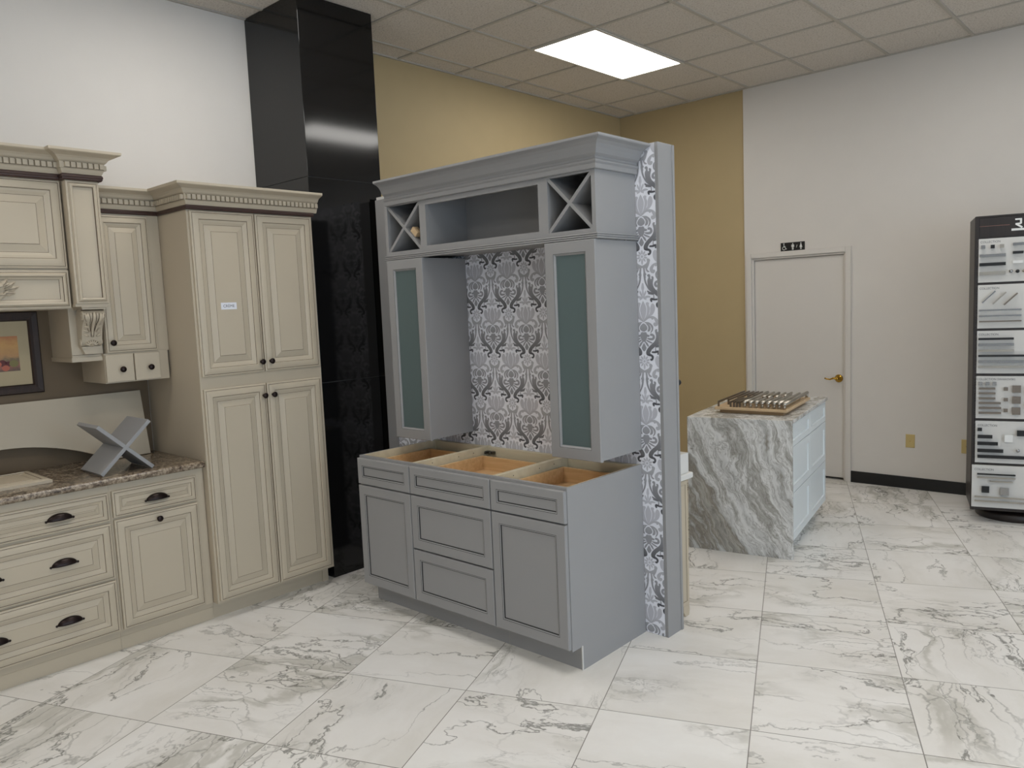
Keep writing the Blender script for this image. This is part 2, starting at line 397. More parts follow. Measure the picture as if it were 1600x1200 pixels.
# left wall: white up to the column, ochre beyond it, taupe behind the worktop
mb = MB().box(-.2, 0, YN-.2, 2.9, 0, H+.05, 0).box(-.2, 0, 2.9, YB+.25, 0, H+.05, 1)
mb.box(0, .004, .3, 1.966, .90, 2.30, 2)
struct('wall_left', mb, [WHITEW, YELLOW, TAUPE], recalc=False)
dx0, dx1, dz = 1.462, 2.318, 2.036
mb = MB().box(-.2, WX, YB+.012, YB+.25, 0, H+.05, 1)
mb.box(WX, dx0, YB, YB+.25, 0, H+.05).box(dx1, XR+.2, YB, YB+.25, 0, H+.05).box(dx0, dx1, YB, YB+.25, dz, H+.05)
struct('wall_back', mb, [WHITEW, YELLOW], recalc=False)
mb = MB().box(-.2, XR+.2, YN-.2, YN, 0, H+.05)
struct('wall_front', mb, WHITEW)
# right wall: shop front with big glazed openings (behind the photographer's right shoulder)
wins = [(-3.6, -1.2), (-.8, 1.6), (2.0, 4.4)]
mb = MB(); wz0, wz1 = .35, 2.85; yy = YN-.2
for a, b in wins:
    mb.box(XR, XR+.2, yy, a, 0, H+.05); mb.box(XR, XR+.2, a, b, 0, wz0); mb.box(XR, XR+.2, a, b, wz1, H+.05); yy = b
mb.box(XR, XR+.2, yy, YB+.25, 0, H+.05)
struct('wall_right', mb, WHITEW, recalc=False)
for i, (a, b) in enumerate(wins):
    mb = MB(); t = .05; x0, x1 = XR+.06, XR+.14
    mb.box(x0, x1, a, a+t, wz0, wz1).box(x0, x1, b-t, b, wz0, wz1).box(x0, x1, a+t, b-t, wz0, wz0+t).box(x0, x1, a+t, b-t, wz1-t, wz1)
    mb.box(x0, x1, (a+b)/2-t/2, (a+b)/2+t/2, wz0+t, wz1-t)
    w = struct('window_%d' % (i+1), mb, BASEB)
    obj('pane', MB().box(XR+.095, XR+.101, a+t, b-t, wz0+t, wz1-t), PANE, w)
struct('baseboard_back', MB().box(2.372, XR, YB-.012, YB+.001, 0, .102), BASEB, bevel=.003)

# door in the back wall
mb = MB()
mb.box(1.406, dx0-.006, YB-.018, YB+.002, 0, dz+.006+.046).box(dx1+.006, 2.372, YB-.018, YB+.002, 0, dz+.006+.046).box(dx0-.006, dx1+.006, YB-.018, YB+.002, dz+.006, dz+.052)
mb.box(dx0-.006, dx0+.012, YB-.002, YB+.14, 0, dz+.006).box(dx1-.012, dx1+.006, YB-.002, YB+.14, 0, dz+.006).box(dx0, dx1, YB-.002, YB+.14, dz-.012, dz+.006)
mb.box(dx0-.003, dx1+.003, YB+.135, YB+.16, 0, dz, 1)
dr = struct('door_1', mb, [WHITED, BASEB], bevel=.003)
obj('door_leaf', MB().box(dx0+.015, dx1-.015, YB+.02, YB+.06, .022, dz-.015), WHITED, dr, bevel=.002)
o = V((2.258, YB+.02, .925))
mb = MB().lathe(o, -Y3, [(.036, 0), (.036, .004), (.03, .012), (.014, .018), (.012, .045), (.015, .05), (.013, .058), (.004, .06)], 24)
mb.tube([o+V((0, -.05, 0)), o+V((-.03, -.052, .006)), o+V((-.06, -.052, -.006)), o+V((-.09, -.05, -.004)), o+V((-.108, -.048, .004))], .007, 10, taper=[.011, .009, .007, .006, .007])
obj('lever_handle', mb, BRASS, dr, label='polished brass lever handle')

# restroom sign above the door
sg = thing('restroom_sign', (1.852, YB, 2.126), 'small black restroom sign with white pictograms on the wall above the white door', 'sign')
obj('plate', MB().box(1.741, 1.964, YB-.006, YB, 2.088, 2.164), BLACKP, sg, bevel=.001)
def icons(which):
    mb = MB(); y = YB-.0065
    def disc(cx, cz, r, n=16, ri=0, a0=0, a1=2*PI):
        vs, fs = [], []
        for k in range(n+1):
            t = a0+(a1-a0)*k/n
            vs += [(cx+r*math.cos(t), y, cz+r*math.sin(t)), (cx+ri*math.cos(t), y, cz+ri*math.sin(t))]
        for k in range(n): fs.append((2*k, 2*k+1, 2*k+3, 2*k+2))
        mb.add(vs, fs)
    def bar(a, b, w):
        a, b = V(a), V(b); d = (b-a).normalized(); n = V((-d.y, d.x))*w/2
        mb.add([(p.x, y, p.y) for p in (a-n, b-n, b+n, a+n)], [(0, 1, 2, 3)])
    # wheelchair user
    cx, cz = 1.772, 2.126
    if which == 0:
     disc(cx, cz+.027, .0055); bar((cx, cz+.02), (cx+.001, cz-.002), .006); bar((cx+.001, cz+.006), (cx+.014, cz+.006), .004)
     bar((cx, cz-.001), (cx+.014, cz-.001), .006); bar((cx+.013, cz), (cx+.02, cz-.022), .005); bar((cx+.019, cz-.02), (cx+.027, cz-.018), .005)
     disc(cx+.001, cz-.012, .0165, 18, .012, PI*.62, PI*1.92)
    # woman, slash, man
    for cx, dress in ((1.855, 0), (1.93, 1)):
        if which != 1+dress: continue
        disc(cx, cz+.025, .005)
        if dress:
            mb.add([(cx-.005, y, cz+.018), (cx+.005, y, cz+.018), (cx+.013, y, cz-.012), (cx-.013, y, cz-.012)], [(0, 1, 2, 3)])
            bar((cx-.004, cz-.012), (cx-.004, cz-.03), .005); bar((cx+.004, cz-.012), (cx+.004, cz-.03), .005)
        else:
            bar((cx, cz+.018), (cx, cz-.006), .014); bar((cx-.004, cz-.006), (cx-.004, cz-.03), .006); bar((cx+.004, cz-.006), (cx+.004, cz-.03), .006)
            bar((cx-.01, cz+.016), (cx-.012, cz-.005), .004); bar((cx+.01, cz+.016), (cx+.012, cz-.005), .004)
    if which == 3: bar((1.889, cz-.012), (1.895, cz+.012), .004)
    return mb
for q in range(4): obj('pictogram', icons(q), WHITEP, sg, recalc=False)
# wall plates
def plate(x0, x1, z0, z1, lab):
    t = thing('wall_plate', ((x0+x1)/2, YB, (z0+z1)/2), lab, 'outlet cover')
    obj('cover', MB().rings((x0, YB, z0), X3, Z3, -Y3, x1-x0, z1-z0, [(0, 0, 0), (0, .003, 0), (.004, .006, 0)]), BEIGE, t)
    obj('screw', MB().lathe(((x0+x1)/2, YB-.006, (z0+z1)/2), -Y3, [(.003, 0), (.003, .0012), (.001, .0016)], 10), BRASS, t)
plate(2.822, 2.894, .355, .469, 'beige blank wall plate low on the white wall right of the door')
plate(3.243, 3.315, .345, .459, 'beige wall plate half hidden behind the dark hardware display tower')

# column clad in black granite
cz = [0, 1.262, 2.535, H]
col = thing('column', (.3, 3.06, 0), 'tall square column clad in polished black granite between cream cabinets and ochre wall', 'column')
for i in range(3):
    obj('granite_slab', MB().box(0, .605, 2.785, 3.345, cz[i]+(.0015 if i else 0), cz[i+1]-(.0015 if i < 2 else 0)), BLACKG, col, bevel=.002)
for z in cz[1:3]: obj('joint', MB().box(.004, .601, 2.789, 3.341, z-.0016, z+.0016), SEAM, col)

# ------------------------------------------------------------------ ceiling troffers
lens_m = lamp_lens(11)
k = 0
fx = [GX0+GS, GX0+GS*5, GX0+GS*9]; fy = [GY0, GY0-GT*5, GY0-GT*10]
names = {(0, 0): 'lit fluorescent ceiling panel above the grey hutch, the only one in view'}
for i, a in enumerate(fx):
    for j, b in enumerate(fy):
        lab = names.get((i, j), 'lit fluorescent ceiling panel out of view, column %s row %s' % ('ABC'[i], 'ABC'[j]))
        t = thing('ceiling_light', (a+GS/2, b+GT, H), lab, 'ceiling light', None if (i, j) == (0, 0) else 'ceiling lights over the showroom')
        if (i, j) != (0, 0): t['label'] = 'lit fluorescent ceiling panel overhead behind the camera side of the showroom'
        a1, b1 = a+GS, b+GT*2
        mb = MB(); w = .022
        mb.box(a, a1, b, b+w, H-.012, H+.001).box(a, a1, b1-w, b1, H-.012, H+.001).box(a, a+w, b+w, b1-w, H-.012, H+.001).box(a1-w, a1, b+w, b1-w, H-.012, H+.001)
        obj('frame', mb, TROFF, t)
        obj('diffuser', MB().box(a+w, a1-w, b+w, b1-w, H-.008, H+.0005), lens_m, t)

# ------------------------------------------------------------------ grey hutch
YF, YW, YU = 2.6616, 3.2714, 2.9414
SHAK = [(0, 0, 0), (0, .017, 0), (.003, .02, 0), (.0505, .02, 0), (.0525, .0195, 1), (.054, .0193, 0), (.058, .0175, 0), (.0583, .014, 1), (.0622, .0138, 1)]
SLAB = [(0, 0, 0), (0, .017, 0), (.003, .02, 0), (.040, .02, 0), (.042, .0195, 1), (.0435, .0193, 0), (.0475, .0175, 0), (.0478, .014, 1), (.0517, .0138, 1)]
def gfront(x0, x1, z0, z1, prof): return MB().rings((x0, YF, z0), X3, Z3, -Y3, x1-x0, z1-z0, prof)
def drawer(root, x0, x1, z0, z1, bx0, bx1, bz1=None, prof=SHAK):
    d = obj('drawer', gfront(x0, x1, z0, z1, prof), [GREY, DGLAZE], root)
    if bz1:
        t = .014; y0, y1, b0 = YF+.022, 3.185, z0+.02
        mb = MB().box(bx0, bx0+t, y0, y1, b0, bz1).box(bx1-t, bx1, y0, y1, b0, bz1).box(bx0+t, bx1-t, y0, y0+t, b0, bz1).box(bx0+t, bx1-t, y1-t, y1, b0, bz1).box(bx0+t, bx1-t, y0+t, y1-t, b0+.01, b0+.018)
        obj('drawer_box', mb, MAPLE, d, bevel=.0015, label='open maple drawer box')
def base_cab(name, lab, x0, x1, ends):
    r = thing(name, ((x0+x1)/2, YW, 0), lab, 'cabinet', 'grey base cabinets under the hutch'); t = .015
    prof = [(YF, .114), (YF, .876), (YW-.002, .876), (YW-.002, 0), (YF+.076, 0), (YF+.076, .114)]
    for xa, side in ((x0, 'l'), (x1-t, 'r')):
        mb = MB()
        if side in ends:      # finished outer side in grey with a ply inner skin
            mb.prism((xa if side == 'l' else xa+.004, 0, 0), Y3, Z3, prof, X3*(t-.004), 0)
            mb.prism((xa+t-.004 if side == 'l' else xa, 0, 0), Y3, Z3, [(YF+.019, .12), (YF+.019, .876), (YW-.002, .876), (YW-.002, .12)], X3*.004, 1)
        else: mb.prism((xa, 0, 0), Y3, Z3, prof, X3*t, 1)
        obj('side_panel', mb, [GREY, PLY], r)
    mb = MB().box(x0+t, x1-t, YW-.016, YW-.003, .1, .872).box(x0+t, x1-t, YF+.02, YW-.016, .114, .126)
    mb.box(x0+t, x1-t, YW-.034, YW-.0161, .79, .872)
    obj('carcass', mb, PLY, r)
    e = .0005
    mb = MB().box(x0+e, x0+.03, YF-.0005, YF+.019, .114, .8765).box(x1-.03, x1-e, YF-.0005, YF+.019, .114, .8765).box(x0+.03, x1-.03, YF-.0005, YF+.019, .835, .8765).box(x0+.03, x1-.03, YF-.0005, YF+.019, .114, .14)
    mb.box(x0+.03, x1-.03, YF, YF+.018, .695, .73)
    obj('face_frame', mb, GREY, r)
    obj('toe_kick', MB().box(x0+e, x1-e, YF+.0755, YF+.088, 0, .114), GREY, r)
    return r
cA = base_cab('base_cabinet', 'grey base cabinet at the black column end of the hutch, one drawer over one door', 1.12, 1.577, 'l')
drawer(cA, 1.122, 1.574, .715, .863, 1.142, 1.555, .832, SLAB)
obj('door', gfront(1.122, 1.574, .125, .707, SHAK), [GREY, DGLAZE], cA)
cB = base_cab('base_cabinet', 'middle grey base cabinet of the hutch with three stacked drawers', 1.577, 2.178, '')
drawer(cB, 1.580, 2.174, .715, .863, 1.599, 2.156, .832, SLAB)
drawer(cB, 1.580, 2.174, .416, .707, 0, 0); drawer(cB, 1.580, 2.174, .125, .408, 0, 0)
cC = base_cab('base_cabinet', 'grey base cabinet at the exposed end of the hutch, with a broad plain side panel', 2.178, 2.640, 'r')
drawer(cC, 2.180, 2.636, .715, .863, 2.200, 2.617, .832, SLAB)
obj('door', gfront(2.180, 2.636, .125, .707, SHAK), [GREY, DGLAZE], cC)
obj('corner_trim', MB().box(2.637, 2.6425, YF+.070, YF+.077, 0, .118), PANEL, cC)
for root, q in ((cB, 1.602), (cA, 1.552), (cC, 2.62), (cB, 1.64)):
    mb = MB().box(q-.016, q+.016, YW-.06, YW-.035, .838, .852).lathe((q, YW-.06, .845), -Y3, [(.006, 0), (.007, .008), (.003, .012)], 10)
    obj('slide_bracket', mb, STEEL, root)
def holes(x, root):
    for y in (2.80, 3.0, 3.12): obj('screw_hole', MB().lathe((x, y, .855), X3, [(.003, -.0006), (.003, .0006)], 8), DGLAZE, root)
holes(1.592, cB); holes(2.193, cC)

# upper cabinets with frosted doors
def upper(lab, x0, x1, dx0_, dx1_):
    r = thing('wall_cabinet', ((x0+x1)/2, YW, .95), lab, 'cabinet', 'frosted-glass wall cabinets of the hutch'); t = .016
    mb = MB().box(x0, x0+t, YU, YW-.002, .95, 1.984).box(x1-t, x1, YU, YW-.002, .95, 1.984).box(x0+t, x1-t, YU, YW-.002, .95, .966).box(x0+t, x1-t, YU, YW-.002, 1.968, 1.984).box(x0+t, x1-t, YW-.012, YW-.002, .966, 1.972)
    for z in (1.28, 1.62): mb.box(x0+t, x1-t, YU+.03, YW-.012, z, z+.016)
    obj('cabinet_box', mb, GREY, r)
    w, h = dx1_-dx0_, 1.040; mb = MB(); o = (dx0_, YU, .945)
    mb.rings(o, X3, Z3, -Y3, w, h, [(.058, .002, 0), (0, .002, 0), (0, .018, 0), (.003, .021, 0), (.054, .021, 0), (.0555, .0205, 1), (.057, .019, 0), (.064, .013, 0), (.0645, .006, 0), (.058, .002, 0)], cap='open')
    d = obj('door', mb, [GREY, DGLAZE], r)
    obj('glass_pane', MB().box(dx0_+.058, dx1_-.058, YU-.011, YU-.006, .945+.058, .945+h-.058), FROST, d, label='frosted greenish glass pane')
upper('grey wall cabinet with frosted glass door, hung at the black column end', 1.128, 1.447, 1.147, 1.455)
upper('grey wall cabinet with frosted glass door, hung at the exposed end of the hutch', 2.347, 2.642, 2.345, 2.645)

# top cabinet with X racks and open shelf
r = thing('wine_rack_cabinet', (1.88, YW, 2.0), 'grey bridge cabinet with two X wine racks, open centre shelf and crown', 'cabinet')
x0, x1, zb, zt, t = 1.128, 2.642, 2.0, 2.345, .016
mb = MB().box(x0, x1, YU+.019, YW-.002, zb, zb+t).box(x0, x1, YU+.019, YW-.002, zt-t, zt).box(x0, x1, YW-.012, YW-.002, zb+t, zt-t)
for xa in (x0, x1-t, 1.447, 1.469, 2.303, 2.338): mb.box(xa, xa+t, YU+.019, YW-.012, zb+t, zt-t)
obj('cabinet_box', mb, GREY, r)
cells = [(1.150, 1.431, 2.035, 2.296), (1.483, 2.301, 2.048, 2.273), (2.360, 2.620, 2.035, 2.290)]
mb = MB(); xc = x0
for a, b, z0, z1 in cells:
    mb.box(xc, a, YU, YU+.019, zb, zt); mb.box(a, b, YU, YU+.019, zb, z0); mb.box(a, b, YU, YU+.019, z1, zt); xc = b
mb.box(xc, x1, YU, YU+.019, zb, zt)
obj('face_frame', mb, GREY, r)
for a, b, z0, z1 in (cells[0], cells[2]):
    mb = MB(); c = V(((a+b)/2, 0, (z0+z1)/2)); w, h = b-a, z1-z0
    for s in (1, -1):
        d = V((w, 0, s*h)); n = V((-d.z, 0, d.x)).normalized()*.017; d = d*1.0
        yb = YU+.004 if s > 0 else YU+.0045
        mb.obox(V((a, yb, z0 if s > 0 else z1)) - n/2, d, n, (0, YW-.014-yb, 0))
    obj('wine_lattice', mb, GREY, r)
# three-reeded light rail
prof = [(0, 1.986)]
for i in range(3):
    z = 1.986+i*.0095
    for q in range(5):
        tt = PI*q/4; prof.append((.012+.006*math.sin(tt), z+.001+.0075*(1-math.cos(tt))/2))
prof.append((0, 2.0145))
obj('light_rail', MB().sweep([(1.128, YU), (2.642, YU), (2.642, YW-.004)], prof), GREY, r)
cr = [(0, 2.300), (.014, 2.300), (.016, 2.304), (.016, 2.322), (.020, 2.326), (.024, 2.331), (.024, 2.337), (.018, 2.341), (.016, 2.345), (.016, 2.353), (.030, 2.364), (.034, 2.372), (.040, 2.386), (.052, 2.402), (.068, 2.413), (.084, 2.419), (.090, 2.421), (.092, 2.425), (.092, 2.434), (0, 2.434)]
obj('crown_moulding', MB().sweep([(1.150, YU), (2.642, YU), (2.642, YW-.004)], cr), GREY, r)
obj('wooden_block', MB().obox((1.333, YU+.012, 2.1425), (.040, 0, -.0371), (.0225, 0, .0242), (0, .04, 0)), BOARDW, None, bevel=.003,
    label='tiny pale wooden block lying in the wine rack nearest the black column', cat='block', kind='thing')

# ------------------------------------------------------------------ papered partition
def smooth_poly(pts, it=2):
    for _ in range(it):
        q = []
        for i in range(len(pts)):
            a, b = pts[i], pts[(i+1) % len(pts)]
            q += [(a[0]*.75+b[0]*.25, a[1]*.75+b[1]*.25), (a[0]*.25+b[0]*.75, a[1]*.25+b[1]*.75)]
        pts = q
    return pts
def spline_poly(pts, k=4):
    n = len(pts); out = []
    for i in range(n):
        a, b, c, d = (pts[(i+j-1) % n] for j in range(4))
        for q in range(k):
            t = q/k
            out.append(tuple(.5*((2*b[m]) + (-a[m]+c[m])*t + (2*a[m]-5*b[m]+4*c[m]-d[m])*t*t + (-a[m]+3*b[m]-3*c[m]+d[m])*t**3) for m in (0, 1)))
    return out
def grow(pts, e):
    ar = sum(pts[i][0]*pts[(i+1) % len(pts)][1]-pts[(i+1) % len(pts)][0]*pts[i][1] for i in range(len(pts)))
    s = 1 if ar > 0 else -1; out = []; n = len(pts)
    for i in range(n):
        a, b = V(pts[i-1]), V(pts[(i+1) % n]); d = b-a
        if d.length < 1e-9: out.append(pts[i]); continue
        d.normalize(); out.append((pts[i][0]+s*d.y*e*1.5, pts[i][1]-s*d.x*e*.8))
    return out
def damask(px0, px1, pz0, pz1, y):
    def A(pts):        # sketch frame one -> lattice units (u right, w down), flower at 0,0
        out = []
        for x, yy in pts:
            u = w = 0
            for _ in range(12): w = (yy-140+35*u)/980; u = (x-320-30*w)/357
            out.append((u, w))
        return out
    def B(pts):        # sketch frame two
        return [((x-170-30*((yy-455)/614))/220, (yy-455)/614) for x, yy in pts]
    LT, MD, DK, BKK = 'l', 'm', 'd', 'k'
    half = []          # polygons mirrored about u=0 or u=1: (axis, colour, pts, smoothing)
    def add(ax, c, pts, it=1, hook=0): half.append((ax, c, grow(spline_poly(pts) if it else pts, .006 if it else .003)))
    # flower
    flower = []
    for k in range(10):
        a = 2*PI*k/10; L = .30 if k == 5 else .225; r0 = .065
        pet = []
        for q in range(9):
            s = q/8; rr = r0+(L-r0)*s; hw = .036*math.sin(PI*min(1, s*.92+.06))
            pet.append((rr, hw))
        for q in range(8, -1, -1): pet.append((pet[q][0], -pet[q][1]))
        flower.append([(rr*math.sin(a)*1.15+hw*math.cos(a)*1.15, -(rr*math.cos(a))*.55+hw*math.sin(a)*.55) for rr, hw in pet])
    flower.append([(.055*math.cos(2*PI*k/12), .026*math.sin(2*PI*k/12)) for k in range(12)])
    crown = [(326, 318), (362, 292), (396, 258), (404, 220), (398, 192), (420, 178), (446, 200), (438, 248), (428, 296), (412, 340), (402, 370), (420, 398), (440, 415), (412, 420), (390, 388), (378, 348), (366, 352), (370, 400), (376, 440), (390, 465), (380, 490), (383, 520), (380, 550), (390, 600), (406, 655), (432, 708), (466, 755), (510, 800), (500, 806), (452, 765), (420, 722), (395, 672), (374, 620), (360, 562), (353, 512), (348, 480), (350, 430), (344, 380), (340, 350), (328, 345)]
    add(0, MD, A(crown), 1)
    add(0, DK, A([(415, 768), (440, 785), (480, 800), (517, 820), (502, 836), (462, 832), (428, 826), (432, 806), (414, 790)]))
    add(0, DK, A([(511, 832), (517, 832), (523, 905), (514, 905)]), 0)
    add(0, BKK, A([(465, 915), (490, 903), (530, 914), (572, 912), (574, 930), (530, 940), (502, 938), (484, 946), (492, 966), (477, 972), (463, 946)]))
    add(0, DK, A([(415, 604), (418, 562), (430, 530), (424, 505), (410, 490), (420, 470), (442, 468), (454, 490), (454, 530), (465, 562), (478, 548), (482, 526), (474, 515), (490, 503), (506, 520), (506, 552), (498, 592), (496, 640), (507, 690), (532, 735), (572, 775), (617, 820), (652, 870), (667, 915), (662, 962), (626, 978), (606, 965), (606, 930), (588, 890), (556, 850), (516, 812), (480, 775), (450, 728), (424, 672)]))
    add(0, BKK, A([(660, 962), (626, 987), (602, 992), (588, 1006), (582, 1030), (591, 1048), (606, 1047), (609, 1066), (590, 1078), (568, 1062), (556, 1030), (559, 998), (580, 972), (606, 960)]))
    add(0, 'b', A([(530, 836), (577, 878), (606, 935), (598, 940), (570, 890), (526, 846)]), 0)
    # pointed palmette
    add(0, LT, A([(340, 632), (352, 680), (357, 722), (350, 765), (345, 775)])); add(0, LT, A([(345, 772), (353, 800), (355, 850), (349, 870)]))
    add(0, LT, A([(358, 852), (372, 802), (386, 772), (390, 802), (380, 842), (364, 874)]))
    add(0, LT, A([(374, 884), (410, 864), (446, 868), (460, 886), (430, 892), (410, 897), (394, 910)]))
    add(0, LT, A([(349, 868), (375, 890), (388, 912), (396, 938), (375, 930), (350, 914)]))
    # tulip and bulb on the other axis (u = 1)
    add(1, LT, B([(391, 372), (371, 400), (361, 450), (369, 510), (388, 572), (396, 592)]))
    add(1, LT, B([(330, 385), (346, 376), (360, 388), (353, 420), (351, 460), (362, 520), (386, 582), (368, 562), (344, 522), (331, 482), (326, 440), (335, 410)]))
    add(1, LT, B([(281, 405), (300, 393), (317, 430), (321, 470), (330, 510), (352, 537), (314, 527), (288, 492), (276, 450)]))
    add(1, 'h', B([(395, 602), (370, 582), (345, 562), (322, 560), (310, 577), (298, 562), (320, 540), (350, 543), (380, 568)]))
    add(1, 'h', B([(318, 538), (284, 549), (258, 580), (253, 612), (264, 644), (290, 654), (302, 632), (290, 613), (281, 624), (281, 600), (292, 568)]))
    add(1, MD, B([(402, 628), (380, 638), (367, 664), (369, 690), (385, 706), (402, 709)]))
    add(1, MD, B([(372, 624), (350, 634), (334, 664), (339, 702), (363, 715), (354, 680), (357, 650)]))
    add(1, MD, B([(386, 610), (350, 610), (324, 630), (308, 660), (314, 702), (336, 733), (321, 690), (329, 650), (350, 627)]))
    add(1, 'n', B([(406, 737), (380, 729), (374, 750), (348, 765), (362, 779), (375, 776), (381, 802), (406, 836)]))
    add(1, 'n', B([(325, 743), (304, 760), (300, 792), (318, 815), (350, 815), (374, 797), (345, 797), (326, 796), (318, 780), (325, 765), (338, 766), (341, 749)]))
    add(1, 'n', B([(379, 814), (340, 839), (322, 851), (336, 857), (366, 841), (387, 822)]), 0); add(1, 'n', B([(394, 829), (372, 858), (363, 892), (373, 894), (389, 866), (400, 838)]), 0)
    add(1, 'n', B([(409, 848), (398, 880), (389, 910), (400, 936), (414, 952)]), 0)
    g = {'l': (194, 194, 201), 'h': (184, 184, 190), 'm': (168, 168, 173), 'n': (154, 154, 159), 'd': (128, 128, 133), 'k': (88, 88, 93), 'b': (238, 239, 245)}
    UX, WZ, FX, FZ = .128, .256, 1.902, 1.907
    polys = []
    for p in flower: polys.append(('l', p))
    for ax, c, p in half:
        polys.append((c, p)); polys.append((c, [(2*ax-u, w) for u, w in p][::-1]))
    vs, fs, cols = [], [], []
    bg = lin((240, 241, 248))
    vs += [(px0, y, pz0), (px1, y, pz0), (px1, y, pz1), (px0, y, pz1)]; fs.append((0, 1, 2, 3)); cols.append([bg]*4)
    def clip(P):
        for ax, lim, sgn in ((0, px0, 1), (0, px1, -1), (1, pz0, 1), (1, pz1, -1)):
            out = []
            for i in range(len(P)):
                a, b = P[i], P[(i+1) % len(P)]; da, db = (a[ax]-lim)*sgn, (b[ax]-lim)*sgn
                if da >= 0: out.append(a)
                if da*db < 0:
                    t = da/(da-db); out.append((a[0]+(b[0]-a[0])*t, a[1]+(b[1]-a[1])*t))
            P = out
            if len(P) < 3: return []
        return P
    order = {'l': 1, 'h': 2, 'm': 3, 'n': 3, 'd': 4, 'k': 5, 'b': 6}
    tess = [(c, p, tessellate_polygon([[V((u, w, 0)) for u, w in p]])) for c, p in polys]
    def colour(c, w):
        if c in 'd': a, b, s = (154, 154, 158), (106, 106, 110), min(1, max(0, (w-.4)/.45))
        elif c == 'm' and w < .8: a, b, s = (180, 180, 185), (140, 140, 145), min(1, max(0, (w-.1)/.5))
        else: return lin(g[c])
        return lin(tuple(a[i]+(b[i]-a[i])*s for i in range(3)))
    for kr in range(-11, 5):
        for kc in range(-12, 12):
            if (kr+kc) % 2: continue
            ox, oz = FX+kc*UX, FZ+kr*WZ
            if ox < px0-.3 or ox > px1+.3 or oz < pz0-.3 or oz > pz1+.7: continue
            for ip_, (c, p, tr) in enumerate(tess):
                W = [(ox+u*UX, oz-w*WZ) for u, w in p]
                xs_ = [q[0] for q in W]; zs_ = [q[1] for q in W]
                if max(xs_) < px0 or min(xs_) > px1 or max(zs_) < pz0 or min(zs_) > pz1: continue
                yl = y-.0003*order[c]-4e-6*ip_
                for t3 in tr:
                    P = clip([W[i] for i in t3])
                    if len(P) < 3: continue
                    b = len(vs); vs += [(q[0], yl, q[1]) for q in P]
                    ar = sum(P[i][0]*P[(i+1) % len(P)][1]-P[(i+1) % len(P)][0]*P[i][1] for i in range(len(P)))
                    idx = list(range(b, b+len(P))); cc = [colour(c, (oz-q[1])/WZ) for q in P]
                    if ar < 0: idx = idx[::-1]; cc = cc[::-1]
                    fs.append(idx); cols.append(cc)
    return vs, fs, cols
YP, ZP = 3.4084, 2.438
pt = thing('display_partition', (1.7, 3.34, 0), 'freestanding stub wall with grey and white damask wallpaper behind the grey hutch', 'partition')
obj('wall_core', MB().box(.64, 2.752, YW+.004, YP-.002, 0, ZP-.003), WHITED, pt)
vs, fs, cols = damask(.735, 2.753, .001, ZP-.001, YW+.0015)
me = bpy.data.meshes.new('wallpaper'); me.from_pydata(vs, [], fs); me.materials.append(PAPER)
ca = me.color_attributes.new('Col', 'FLOAT_COLOR', 'CORNER'); flat = []
for c in cols:
    for q in c: flat += q
ca.data.foreach_set('color', flat); me.transform(WORLD[pt.name].inverted())
wo = bpy.data.objects.new('wallpaper', me); COL.objects.link(wo); wo.parent = pt
obj('wall_skin', MB().box(.64, 2.753, YW+.002, YW+.0035, 0, ZP-.001), PANEL, pt)
obj('end_cap', MB().box(2.753, 2.7725, YW+.0005, YP, 0, ZP), GREY, pt, bevel=.002)
obj('corner_strip', MB().box(2.748, 2.7775, YP-.012, YP+.006, 0, ZP-.002), GREY, pt, bevel=.002)
obj('trim_board', MB().box(.636, .737, YW-.008, YW+.0015, 0, ZP-.02), GREY, pt, bevel=.002)

# shallow vanity on the back of the partition
YV = 3.605
r = thing('vanity_cabinet', (2.2, YP, 0), 'cream vanity cabinet with white marble top peeking out behind the papered partition', 'cabinet')
mb = MB().box(1.6, 2.700, YP+.007, YV-.02, .05, .745); mb.box(1.62, 2.66, YP+.007, YV-.06, 0, .05)
obj('cabinet_box', mb, CREAM, r, bevel=.002)
obj('end_panel', MB().rings((2.70, YP+.012, .06), Y3, Z3, X3, YV-YP-.018, .68, [(0, 0, 0), (0, .006, 0), (.002, .008, 0), (.022, .008, 0), (.0235, .0065, 1), (.026, .004, 0), (.03, .003, 0)]), [CREAM, GLAZE], r)
obj('bracket_foot', MB().prism((2.668, 0, 0), Y3, Z3, [(YV-.07, .06), (YV-.07, .03), (YV-.05, 0), (YV-.012, 0), (YV-.004, .03), (YV-.008, .06)], X3*.04), CREAM, r, bevel=.003)
obj('door', MB().rings((1.65, YV-.02, .06), X3, Z3, Y3, 1.04, .68, [(0, 0, 0), (0, .018, 0), (.05, .018, 0), (.055, .01, 0)]), CREAM, r)
obj('marble_top', MB().box(1.56, 2.722, YP+.007, YV+.035, .745, .778), PANELC, r, bevel=.008)
obj('backsplash', MB().box(1.6, 2.71, YP+.007, YV+.008, .778, .885), PANELC, r, bevel=.004)
r = thing('wall_hook', (2.72, YP, 1.27), 'small black knob on the back of the partition, seen against the ochre wall', 'hook')
mb = MB().lathe((2.735, YP+.0005, 1.272), Y3, [(.012, 0), (.012, .004), (.005, .006), (.005, .05), (.014, .055), (.018, .066), (.014, .078), (.004, .082)], 16)
obj('knob', mb, BLACKP, r)

